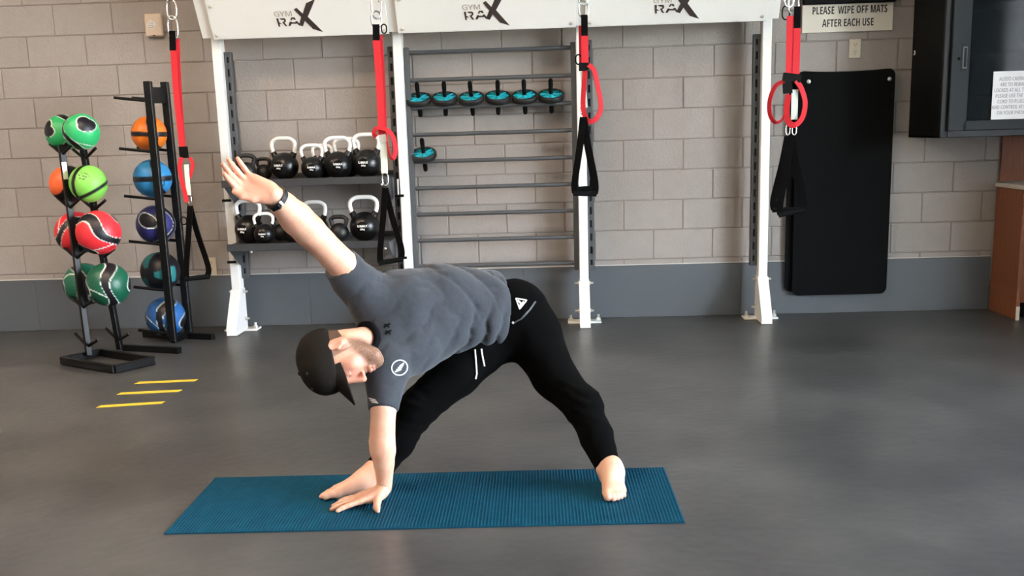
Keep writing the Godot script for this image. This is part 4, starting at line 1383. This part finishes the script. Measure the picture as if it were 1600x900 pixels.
func build_person() -> void:
	var man := thing("person", "man in grey t-shirt, black joggers and cap bending sideways on the mat", "person", Vector3.ZERO)
	# joints read off the photograph; feet and hand stand on the mat
	var hip_l := at(818, 497, 3.56)
	var thigh_l := at(866, 588, 3.66)
	var knee_l := at(911, 634, 3.75)
	var calf_l := at(931, 680, 3.82)
	var cuff_l := at(951, 733, 3.885)
	var hip_r := at(775, 525, 3.60)
	var thigh_r := at(712, 583, 3.69)
	var knee_r := at(650, 640, 3.78)
	var calf_r := at(621, 692, 3.84)
	var cuff_r := at(591, 735, 3.885)
	var pelvis := at(795, 497, 3.56)
	var waist := at(748, 487, 3.62)
	var belly := at(692, 487, 3.70)
	var chest := at(637, 502, 3.79)
	var sh_l := at(582, 462, 3.84)
	var el_l := at(502, 379, 4.02)
	var fore_l := at(463, 341, 4.10)
	var wr_l := at(425, 303, 4.19)
	var sh_r := at(604, 572, 3.93)
	var sl_r := at(599, 641, 4.03)
	var el_r := at(597, 690, 4.045)
	var fore_r := at(600, 724, 4.045)
	var wr_r := at(601, 763, 4.03)
	var neck := at(589, 531, 3.87)
	var hb := Basis(Vector3(0.0822, 0.5558, 0.8270), Vector3(-0.855, -0.387, 0.345), Vector3(0.5115, -0.7358, 0.4439)).orthonormalized()
	var ho := Vector3(2.838, 0.544, 4.03)
	var hs := 1.05
	var H := func(x: float, y: float, z: float) -> Vector3:
		return ho + hb * (Vector3(x, y, z) * hs)
	var floor_y := 0.0064
	# --- body: torso, limbs and neck in one field
	var f := Field.new(Vector3(2.55, 0.0, 3.35), Vector3(3.98, 1.2, 4.32), 0.010)
	f.cone(pelvis, waist, 0.10, 0.10, 0.05)
	f.cone(waist, belly, 0.10, 0.105, 0.05)
	f.cone(belly, chest, 0.105, 0.11, 0.05)
	f.cone(chest, neck, 0.10, 0.06, 0.04)
	f.cone(neck, H.call(0, -0.03, -0.03), 0.054, 0.052, 0.02)
	f.cone(chest, sh_l, 0.07, 0.06, 0.03)
	f.cone(chest, sh_r, 0.07, 0.06, 0.03)
	limb(f, [sh_l, sh_l.lerp(el_l, 0.55), el_l, el_l.lerp(fore_l, 0.5), fore_l, fore_l.lerp(wr_l, 0.55), wr_l], [0.058, 0.056, 0.051, 0.056, 0.0565, 0.045, 0.033])
	limb(f, [sh_r, sl_r, el_r, el_r.lerp(fore_r, 0.4), fore_r, wr_r], [0.055, 0.045, 0.046, 0.046, 0.037, 0.0265])
	limb(f, [pelvis, hip_l, thigh_l, knee_l, calf_l, cuff_l], [0.06, 0.06, 0.055, 0.05, 0.048, 0.038])
	limb(f, [pelvis, hip_r, thigh_r, knee_r, calf_r, cuff_r], [0.06, 0.06, 0.055, 0.05, 0.048, 0.038])
	take(f, skin_tone)
	# --- feet
	var an_l := Vector3(cuff_l.x + 0.006, 0.082, cuff_l.z + 0.012)
	var dl := ground(967, 794, floor_y) - an_l
	dl.y = 0.0
	dl = dl.normalized()
	var hl := an_l - dl * 0.058
	hl.y = floor_y
	var ff := Field.new(hl + Vector3(-0.1, -0.012, -0.06), hl + Vector3(0.1, 0.16, 0.30), 0.004)
	foot(ff, hl, dl, Vector3(-dl.z, 0, dl.x), an_l, cuff_l.lerp(calf_l, 0.12))
	take(ff, skin_tone)
	var an_r := Vector3(cuff_r.x - 0.004, 0.082, cuff_r.z + 0.010)
	var dr := ground(502, 783, floor_y) - an_r
	dr.y = 0.0
	dr = dr.normalized()
	var mr := Vector3(dr.z, 0, -dr.x)
	if mr.z < 0.0:
		mr = -mr
	dr = (ground(502, 783, floor_y) - mr * 0.03 - an_r)
	dr.y = 0.0
	dr = dr.normalized()
	var hr := ground(502, 783, floor_y) - mr * 0.03 - dr * 0.25
	hr.y = floor_y
	var fr := Field.new(hr + Vector3(-0.28, -0.012, -0.09), hr + Vector3(0.1, 0.16, 0.20), 0.004)
	foot(fr, hr, dr, mr, an_r, cuff_r.lerp(calf_r, 0.12))
	take(fr, skin_tone)
	# --- planted hand
	var dh := Vector3(-0.86, -0.17, 0.36).normalized()
	var nh := Vector3(0, -1, 0)
	nh = (nh - dh * nh.dot(dh)).normalized()
	var shd := dh.cross(nh)
	var hand_at := Vector3(wr_r.x - 0.005, 0.048, wr_r.z + 0.012)
	var fh := Field.new(hand_at + Vector3(-0.25, -0.06, -0.09), hand_at + Vector3(0.07, 0.09, 0.17), 0.003)
	fh.cone(wr_r + Vector3(0, 0.02, 0), hand_at, 0.0285, 0.024, 0.006)
	hand(fh, hand_at, dh, nh, shd, [[-0.03, 0.05, 0.12], [-0.03, 0.05, 0.12], [-0.03, 0.05, 0.12], [-0.03, 0.05, 0.1]], [0.16, 0.02, -0.08, -0.2], [Vector3(0.02, 0.035, 0.012), Vector3(0.012, 0.030, 0.008), Vector3(0.004, 0.026, 0.003)], 1.0)
	take(fh, skin_tone)
	# --- raised hand, palm to the camera, thumb below
	var du := (at(377, 286, 4.21) - wr_l).normalized()
	var nu := Vector3(0.15, 0.30, 0.94)
	nu = (nu - du * nu.dot(du)).normalized()
	var su := nu.cross(du)
	var fu := Field.new(wr_l + Vector3(-0.24, -0.09, -0.08), wr_l + Vector3(0.06, 0.20, 0.13), 0.003)
	fu.cone(wr_l.lerp(fore_l, 0.2), wr_l, 0.0355, 0.031, 0.006)
	fu.cone(wr_l, wr_l + du * 0.02, 0.030, 0.024, 0.008)
	hand(fu, wr_l, du, nu, su, [[0.45, 0.28, 0.2], [0.42, 0.26, 0.2], [0.42, 0.24, 0.2], [0.36, 0.22, 0.15]], [-0.42, -0.45, -0.48, -0.55], [Vector3(0.034, 0.016, 0.012), Vector3(0.034, 0.004, 0.004), Vector3(0.026, -0.004, 0.0)], 1.02)
	take(fu, func(p: Vector3) -> Color: return skin_tone(p).lerp(Color("d98a72").srgb_to_linear(), 0.35))
	# --- head
	build_head(H, hb, hs, neck)
	var body := put(array_mesh(body_v, body_i, body_c), "body", M.skin, man)
	body.set_meta("label", "fair skin of face, arms, hands and bare feet")
	# --- trousers
	var ft := Field.new(Vector3(2.84, 0.0, 3.35), Vector3(3.98, 0.86, 4.05), 0.0085)
	var ub := Basis(Vector3(1, 0, 0), Vector3(0, 1, 0), Vector3(0, 0, 1))
	ft.ball(at(792, 496, 3.56), ub, Vector3(0.12, 0.145, 0.125), 0.03)
	ft.cone(at(812, 492, 3.55), at(832, 525, 3.58), 0.125, 0.112, 0.05)
	ft.cone(at(832, 525, 3.58), thigh_l, 0.110, 0.082, 0.03)
	ft.cone(thigh_l, knee_l, 0.082, 0.069, 0.03)
	ft.cone(knee_l, calf_l, 0.068, 0.062, 0.03)
	ft.cone(calf_l, cuff_l, 0.062, 0.049, 0.02)
	ft.cone(at(775, 520, 3.58), thigh_r, 0.115, 0.088, 0.04)
	ft.cone(thigh_r, knee_r, 0.088, 0.072, 0.03)
	ft.cone(knee_r, calf_r, 0.070, 0.062, 0.03)
	ft.cone(calf_r, cuff_r, 0.062, 0.051, 0.02)
	crease(ft, func(p: Vector3) -> float:
		var n := noise.get_noise_3d(p.x * 7.0, p.y * 9.0, p.z * 7.0)
		var k := exp(-minf(p.distance_squared_to(knee_l), p.distance_squared_to(knee_r)) * 90.0)
		var c := exp(-minf(p.distance_squared_to(cuff_l), p.distance_squared_to(cuff_r)) * 260.0)
		return 0.006 * n + 0.004 * k * sin(p.y * 150.0 + p.x * 60.0 + n * 4.0) + 0.003 * c * sin(p.y * 260.0))
	ft.clip(cuff_l, (cuff_l - calf_l).normalized(), 0.12)
	ft.clip(cuff_r, (cuff_r - calf_r).normalized(), 0.12)
	var trousers := put(cloth_mesh(ft), "trousers", M.trousers, man)
	trousers.set_meta("label", "black jogger trousers")
	print_line(ft, [Vector2(806, 466), Vector2(823, 469), Vector2(812, 483), Vector2(806, 466)], 0.9, M.white, trousers, "emblem_outline")
	print_line(ft, [Vector2(809, 469), Vector2(814, 474)], 1.4, M.white, trousers, "emblem_mark")
	print_line(ft, [Vector2(811, 479), Vector2(819, 471.5)], 1.7, M.white, trousers, "emblem_mark")
	print_line(ft, [Vector2(802, 505), Vector2(815, 498), Vector2(828, 484), Vector2(837, 471)], 1.3, M.zip, trousers, "pocket_zip")
	print_line(ft, [Vector2(800.5, 503), Vector2(803, 505.5)], 1.6, M.zinc, trousers, "zip_pull")
	# --- t-shirt
	var fs := Field.new(Vector3(2.66, 0.32, 3.38), Vector3(3.46, 0.98, 4.18), 0.0075)
	var ax := (chest - waist).normalized()
	var lat := (sh_l - sh_r)
	lat = (lat - ax * lat.dot(ax)).normalized()
	var fwd := ax.cross(lat)
	var tb := Basis(ax, lat, fwd)
	fs.ball(at(756, 488, 3.60), tb, Vector3(0.13, 0.147, 0.128), 0.03)
	fs.cone(at(752, 470, 3.61), at(690, 468, 3.69), 0.115, 0.122, 0.05)
	fs.cone(at(745, 500, 3.62), at(690, 500, 3.70), 0.112, 0.125, 0.05)
	fs.cone(at(690, 470, 3.69), at(630, 480, 3.78), 0.125, 0.130, 0.05)
	fs.cone(at(690, 500, 3.70), at(640, 530, 3.80), 0.125, 0.125, 0.05)
	fs.cone(at(625, 480, 3.79), at(587, 470, 3.83), 0.125, 0.092, 0.05)
	fs.cone(at(632, 535, 3.82), at(606, 566, 3.92), 0.120, 0.085, 0.05)
	fs.cone(at(600, 480, 3.83), at(602, 545, 3.88), 0.085, 0.085, 0.04)
	fs.cone(at(585, 472, 3.835), at(530, 411, 3.94), 0.092, 0.067, 0.03)
	fs.cone(at(604, 568, 3.93), sl_r, 0.082, 0.054, 0.03)
	crease(fs, func(p: Vector3) -> float:
		var q := p - waist
		var s := q.dot(ax)
		var l := q.dot(lat)
		var n := noise.get_noise_3d(p.x * 5.0, p.y * 5.0, p.z * 5.0)
		var low := smoothstep(0.06, -0.12, l)
		var m := smoothstep(0.34, 0.05, s)
		var w1 := sin((s + l * 0.2 - l * l * 2.0) * 40.0 + n * 2.2)
		var w2 := sin((s * 0.85 - l * 0.5 - l * l) * 34.0 + n * 2.0 + 1.0)
		w1 = 1.0 - 2.0 * pow(absf(w1), 0.6)
		w2 = 1.0 - 2.0 * pow(absf(w2), 0.6)
		var w3 := 1.0 - 2.0 * sqrt(absf(sin((l * 1.1 + s * 0.5) * 26.0 + n * 2.0)))
		var ends := smoothstep(0.05, 0.11, minf(p.distance_to(sl_r), p.distance_to(at(531, 412, 3.94))))
		return ends * (0.006 * n + m * (0.0085 * low * w1 + 0.007 * (1.0 - low) * w2) + (1.0 - m) * 0.004 * w3))
	# hem, sleeve ends, neck opening
	fs.clip(at(776, 490, 3.58), (at(776, 490, 3.58) - at(700, 486, 3.68)).normalized(), 0.3)
	fs.clip(at(531, 412, 3.94), (at(531, 412, 3.94) - at(585, 472, 3.835)).normalized(), 0.13)
	fs.clip(sl_r, (sl_r - at(604, 568, 3.93)).normalized(), 0.1)
	var nd: Vector3 = (H.call(0, -0.05, -0.02) - neck).normalized()
	var ring := []
	var cx := nd.cross(Vector3.UP).normalized()
	var cy := nd.cross(cx)
	for i in 28:
		var a := TAU * i / 28
		ring.append(fs.hit(neck + (cx * cos(a) + cy * sin(a)) * 0.066 + nd * 0.22, -nd, 0.3))
	for k in 3:          # ease the line of the neck
		var eased := []
		for i in 28:
			eased.append((ring[i] * 2.0 + ring[(i + 1) % 28] + ring[(i + 27) % 28]) * 0.25)
		ring = eased
	fs.cone(neck + nd * 0.03, neck + nd * 0.25, 0.058, 0.064, 0.004, Vector3.ZERO, 1.0, true)
	var shirt := put(cloth_mesh(fs), "t_shirt", M.shirt, man)
	shirt.set_meta("label", "heather grey short sleeved t-shirt")
	part(Kit.new().tube(ring, 0.0135, 8, true), "collar", M.collar, shirt)
	# prints on the chest and the sleeve
	var oval := []
	for i in 25:
		var a := TAU * i / 24
		oval.append(Vector2(624.5 + 13.0 * cos(a) * 0.9 + 4.0 * sin(a), 574.5 - 4.5 * cos(a) + 11.0 * sin(a)))
	print_line(fs, oval, 0.8, M.white, shirt, "chest_emblem")
	for k in 4:
		print_line(fs, [Vector2(617 + k * 2.5, 581 - k * 3.0), Vector2(627 + k * 1.5, 577 - k * 3.2)], 1.0, M.white, shirt, "chest_emblem")
	for k in 2:
		var o := Vector2(604.5 + k * 2.0, 508.5 + k * 10.5)
		print_line(fs, [o + Vector2(-5, 3), o + Vector2(-1, 0), o + Vector2(5, -3)], 1.5, M.collar, shirt, "chest_mark")
		print_line(fs, [o + Vector2(-4, -2), o, o + Vector2(4, 3)], 1.2, M.collar, shirt, "chest_mark")
	for k in 3:
		print_line(fs, [Vector2(576 + k * 2, 622 + k * 3.0), Vector2(587 + k * 2, 625 + k * 2.4)], 0.7, M.white, shirt, "sleeve_print")
	# draw cords below the hem
	for e in [[Vector2(742, 546), Vector2(744, 570), Vector2(745, 584), Vector2(743, 592)], [Vector2(752, 545), Vector2(754, 558), Vector2(757, 572)]]:
		var pts := []
		for q in e:
			pts.append(ft.hit(at(q.x, q.y, 4.0), ray(q.x, q.y).normalized(), 0.9) - ray(q.x, q.y).normalized() * 0.006)
		# hang clear where the cloth falls away behind
		for i in range(1, pts.size()):
			pts[i].z = maxf(pts[i].z, pts[0].z - 0.01)
			if absf(pts[i].z - pts[0].z) > 0.06 or pts[i].distance_to(pts[0]) > 0.2:
				pts[i] = at(e[i].x, e[i].y, pts[0].z)
		part(Kit.new().tube(pts, 0.0032, 8), "draw_cord", M.white, trousers)
	# --- band on the raised wrist
	var wa := (fore_l - wr_l).normalized()
	var wc := wr_l + wa * 0.022
	var w1 := wa.cross(Vector3.UP).normalized()
	var w2 := wa.cross(w1)
	var loop := []
	for i in 24:
		var a := TAU * i / 24
		loop.append(wc + (w1 * cos(a) + w2 * sin(a)) * 0.0405)
	var band := part(Kit.new().strap(loop, 0.019, 0.004, wa, true), "wristband", M.rubber, man)
	var tocam := (EYE - wc).normalized()
	tocam = (tocam - wa * tocam.dot(wa)).normalized()
	var low := (Vector3(0.2, -0.8, 0.55) - wa * Vector3(0.2, -0.8, 0.55).dot(wa)).normalized()
	part(Kit.new().box(wc + low * 0.044, Vector3(0.022, 0.034, 0.011), 0.003, Basis(wa, low.cross(wa), low).orthonormalized()), "display", M.black_satin, band)
	part(Kit.new().box(wc + tocam * 0.0425, Vector3(0.021, 0.010, 0.006), 0.002, Basis(wa, tocam.cross(wa), tocam).orthonormalized()), "clasp", M.white, band)
	build_cap(man, H, hb, hs)

func build_head(H: Callable, hb: Basis, hs: float, neck: Vector3) -> void:
	var c: Vector3 = H.call(0, 0, 0)
	var m := Vector3(0.17, 0.17, 0.17)
	var f := Field.new(c - m, c + m, 0.0031)
	var R := func(x: float, y: float, z: float) -> Vector3: return Vector3(x, y, z) * hs
	f.ball(H.call(0, 0.03, -0.012), hb, R.call(0.075, 0.10, 0.096), 0.02)
	f.cone(H.call(0, -0.01, 0.03), H.call(0, -0.075, 0.05), 0.066 * hs, 0.045 * hs, 0.02)
	for s in [-1.0, 1.0]:
		f.cone(H.call(s * 0.055, -0.03, -0.005), H.call(s * 0.026, -0.098, 0.062), 0.026 * hs, 0.024 * hs, 0.02)
		f.ball(H.call(s * 0.042, -0.02, 0.06), hb, R.call(0.026, 0.026, 0.024), 0.02)
		f.cone(H.call(s * 0.012, 0.036, 0.088), H.call(s * 0.046, 0.034, 0.074), 0.010 * hs, 0.009 * hs, 0.012)
	f.ball(H.call(0, -0.104, 0.075), hb, R.call(0.026, 0.02, 0.02), 0.016)
	for s in [-1.0, 1.0]:
		f.ball(H.call(s * 0.032, 0.012, 0.101), hb, R.call(0.018, 0.012, 0.015), 0.010, true)
		f.ball(H.call(s * 0.032, 0.010, 0.078), hb, R.call(0.0135, 0.0125, 0.0135), 0.003)
	f.cone(H.call(0, 0.022, 0.090), H.call(0, -0.030, 0.110), 0.0085 * hs, 0.0125 * hs, 0.010)
	for s in [-1.0, 1.0]:
		f.ball(H.call(s * 0.013, -0.036, 0.102), hb, R.call(0.008, 0.007, 0.009), 0.006)
		f.ball(H.call(s * 0.007, -0.042, 0.109), hb, R.call(0.0035, 0.003, 0.004), 0.003, true)
	f.cone(H.call(-0.020, -0.066, 0.090), H.call(0.020, -0.066, 0.090), 0.006, 0.006, 0.006)
	f.cone(H.call(0.0, -0.065, 0.095), H.call(0.0, -0.066, 0.096), 0.007, 0.007, 0.008)
	f.cone(H.call(-0.016, -0.078, 0.090), H.call(0.016, -0.078, 0.090), 0.007, 0.007, 0.006)
	f.cone(H.call(-0.022, -0.072, 0.098), H.call(0.022, -0.072, 0.098), 0.0022, 0.0022, 0.002, Vector3.ZERO, 1.0, true)
	for s in [-1.0, 1.0]:
		f.ball(H.call(s * 0.080, 0.0, -0.014), hb * Basis(Vector3.UP, s * 0.35), R.call(0.010, 0.033, 0.021), 0.006)
		f.ball(H.call(s * 0.091, 0.004, -0.008), hb, R.call(0.008, 0.020, 0.012), 0.004, true)
		f.ball(H.call(s * 0.082, -0.002, 0.006), hb, R.call(0.006, 0.008, 0.006), 0.004)
	f.cone(neck, H.call(0, -0.05, -0.025), 0.055, 0.053, 0.02)
	var hair := Color("4f3a2c").srgb_to_linear()
	var beard := Color("5e4433").srgb_to_linear()
	var inv := hb.transposed()
	take(f, func(p: Vector3) -> Color:
		var q: Vector3 = inv * (p - c) / hs
		var n := noise.get_noise_3d(p.x * 210.0, p.y * 210.0, p.z * 210.0)
		var k := skin_tone(p).lerp(Color("cf7663").srgb_to_linear(), 0.38 if q.z > 0.04 and q.y < 0.02 and q.y > -0.06 else 0.05)
		var ax := absf(q.x)
		if ax > 0.074 and absf(q.y) < 0.04:
			return k.lerp(Color("d8806f").srgb_to_linear(), 0.4)
		# beard along the jaw, moustache and sideburn; skin shows through between the hairs
		var up := q.y + 0.40 * maxf(q.z - 0.015, 0.0)
		var amt := smoothstep(-0.022, -0.052, up) * smoothstep(-0.035, 0.005, q.z + 0.4 * minf(q.y + 0.09, 0.0)) * (1.0 if q.z > 0.03 else smoothstep(-0.135, -0.112, q.y))
		if ax < 0.03 and q.y < -0.046 and q.y > -0.062 and q.z > 0.08:
			amt = maxf(amt, 0.6)
		if ax > 0.055 and q.z > -0.012 and q.z < 0.02 and q.y > -0.06 and q.y < 0.03:
			amt = maxf(amt, 0.75)
		if ax < 0.021 and absf(q.y + 0.072) < 0.011 and q.z > 0.088:
			return k.lerp(Color("b8685e").srgb_to_linear(), 0.6)
		if amt > 0.02:
			return k.lerp(beard, clampf(amt * (0.8 + 0.45 * n), 0.0, 0.92))
		if q.z < -0.02 and q.y > -0.035 and ax < 0.08 and (q.z < -0.035 or q.y > 0.02):
			return hair
		if ax > 0.012 and ax < 0.05 and absf(q.y - 0.036 + 0.08 * maxf(ax - 0.035, 0.0)) < 0.0055 and q.z > 0.06:
			return k.lerp(hair, 0.7)
		if ax > 0.018 and ax < 0.047 and absf(q.y - 0.006) < 0.0022 and q.z > 0.07:
			return k.lerp(hair, 0.8)
		return k)

func build_cap(man: Node3D, H: Callable, hb: Basis, hs: float) -> void:
	var c: Vector3 = H.call(0, 0.045, -0.012)
	var m := Vector3(0.15, 0.15, 0.15)
	var f := Field.new(c - m, c + m, 0.005)
	f.ball(c, hb, Vector3(0.089, 0.098, 0.112) * hs, 0.01)
	f.ball(H.call(0, 0.075, 0.03), hb, Vector3(0.076, 0.066, 0.066) * hs, 0.03)
	crease(f, func(p: Vector3) -> float: return 0.0022 * noise.get_noise_3d(p.x * 12.0, p.y * 12.0, p.z * 12.0))
	var n := (hb * Vector3(0, -1, 0.30)).normalized()
	f.clip(H.call(0, 0.020, 0.0), n, 0.5)
	var cap := put(cloth_mesh(f), "cap", M.cap, man)
	cap.set_meta("label", "dark brown baseball cap")
	# brim: a curved tongue
	var v := PackedVector3Array()
	var ix := PackedInt32Array()
	var nu := 20
	var nv := 8
	for side in 2:
		for j in nv + 1:
			for i in nu + 1:
				var u := lerpf(-1.0, 1.0, float(i) / nu)
				var w := float(j) / nv
				var ph := u * 1.02
				var reach := 0.078 * pow(maxf(cos(u * PI * 0.5), 0.0), 0.6) + 0.002
				var x := 0.086 * sin(ph) * (1.0 - 0.06 * w)
				var z := -0.012 + 0.110 * cos(ph) + reach * w
				var y := 0.060 - 0.022 * w - 0.022 * u * u * (0.4 + 0.6 * w) + (0.0022 if side == 0 else -0.0022)
				v.append(H.call(x, y, z))
	var row := nu + 1
	var off := row * (nv + 1)
	for j in nv:
		for i in nu:
			var a := j * row + i
			ix.append_array([a, a + 1, a + row, a + 1, a + row + 1, a + row])
			ix.append_array([off + a, off + a + row, off + a + 1, off + a + 1, off + a + row, off + a + row + 1])
	for i in nu:
		var a := nv * row + i
		ix.append_array([a, a + 1, off + a, a + 1, off + a + 1, off + a])
	put(array_mesh(v, ix), "brim", M.cap, cap)
	var top: Vector3 = H.call(0, 0.146, -0.012)
	part(Kit.new().lathe([Vector2(0, 0.004), Vector2(0.006, 0.003), Vector2(0.008, -0.002)], Transform3D(hb, top), 12), "top_button", M.cap, cap)
	for e in [Vector3(0.05, 0.115, 0.02), Vector3(0.012, 0.125, 0.055)]:
		var d: Vector3 = (hb * (e - Vector3(0, 0.045, -0.012))).normalized()
		var p := f.hit(H.call(e.x, e.y, e.z) + d * 0.08, -d, 0.2)
		part(Kit.new().lathe([Vector2(0.0022, 0.001), Vector2(0.0045, 0.0012), Vector2(0.005, -0.001)], Transform3D(Basis(d.cross(Vector3.RIGHT).normalized(), d, d.cross(Vector3.RIGHT).normalized().cross(d)), p), 12), "eyelet", M.dark_steel, cap)

func crease(f: Field, fold: Callable) -> void:
	var lim := f.h * 3.0
	var i := 0
	for z in f.nz:
		for y in f.ny:
			for x in f.nx:
				var g := f.f[i]
				if g < lim and g > -lim:
					f.f[i] = g + fold.call(f.o + Vector3(x, y, z) * f.h)
				i += 1

func cloth_mesh(f: Field) -> ArrayMesh:
	var r := f.nets(PackedVector3Array(), PackedInt32Array())
	return array_mesh(r[0], r[1])

# a printed line lying on the cloth, through points given as pixels, w pixels to each side
func print_line(f: Field, pts: Array, w: float, m: Material, parent: Node, called: String) -> void:
	var on := func(p: Vector2) -> Vector3:
		var d := ray(p.x, p.y).normalized()
		return f.hit(at(p.x, p.y, 4.2), d, 1.2) - d * 0.0025
	var line := []
	for i in pts.size() - 1:
		var n := maxi(int(pts[i].distance_to(pts[i + 1]) / 2.0), 1)
		for k in n:
			line.append(pts[i].lerp(pts[i + 1], float(k) / n))
	line.append(pts[-1])
	var kit := Kit.new()
	var prev := []
	for i in line.size():
		var t: Vector2 = (line[mini(i + 1, line.size() - 1)] - line[maxi(i - 1, 0)]).normalized()
		var s := Vector2(-t.y, t.x) * w
		var cur := [on.call(line[i] + s), on.call(line[i] - s)]
		if prev:
			var o: Vector3 = EYE - cur[0]
			kit.quad(prev[0], prev[1], cur[1], cur[0], o)
			var back: Vector3 = -o.normalized() * 0.003
			kit.quad(prev[0], prev[0] + back, cur[0] + back, cur[0], cur[0] - cur[1])
			kit.quad(prev[1], prev[1] + back, cur[1] + back, cur[1], cur[1] - cur[0])
		prev = cur
	part(kit, called, m, parent)

# give every thing built in room coordinates a base of its own
func settle() -> void:
	for n in get_children():
		if n is MeshInstance3D or not n.has_meta("category") or n.position != Vector3.ZERO:
			continue
		var box := AABB()
		var first := true
		for c in n.get_children():
			if c is MeshInstance3D:
				var b: AABB = c.transform * c.get_aabb()
				box = b if first else box.merge(b)
				first = false
		var base := Vector3(box.get_center().x, box.position.y, box.get_center().z)
		n.position = base
		for c in n.get_children():
			c.position -= base
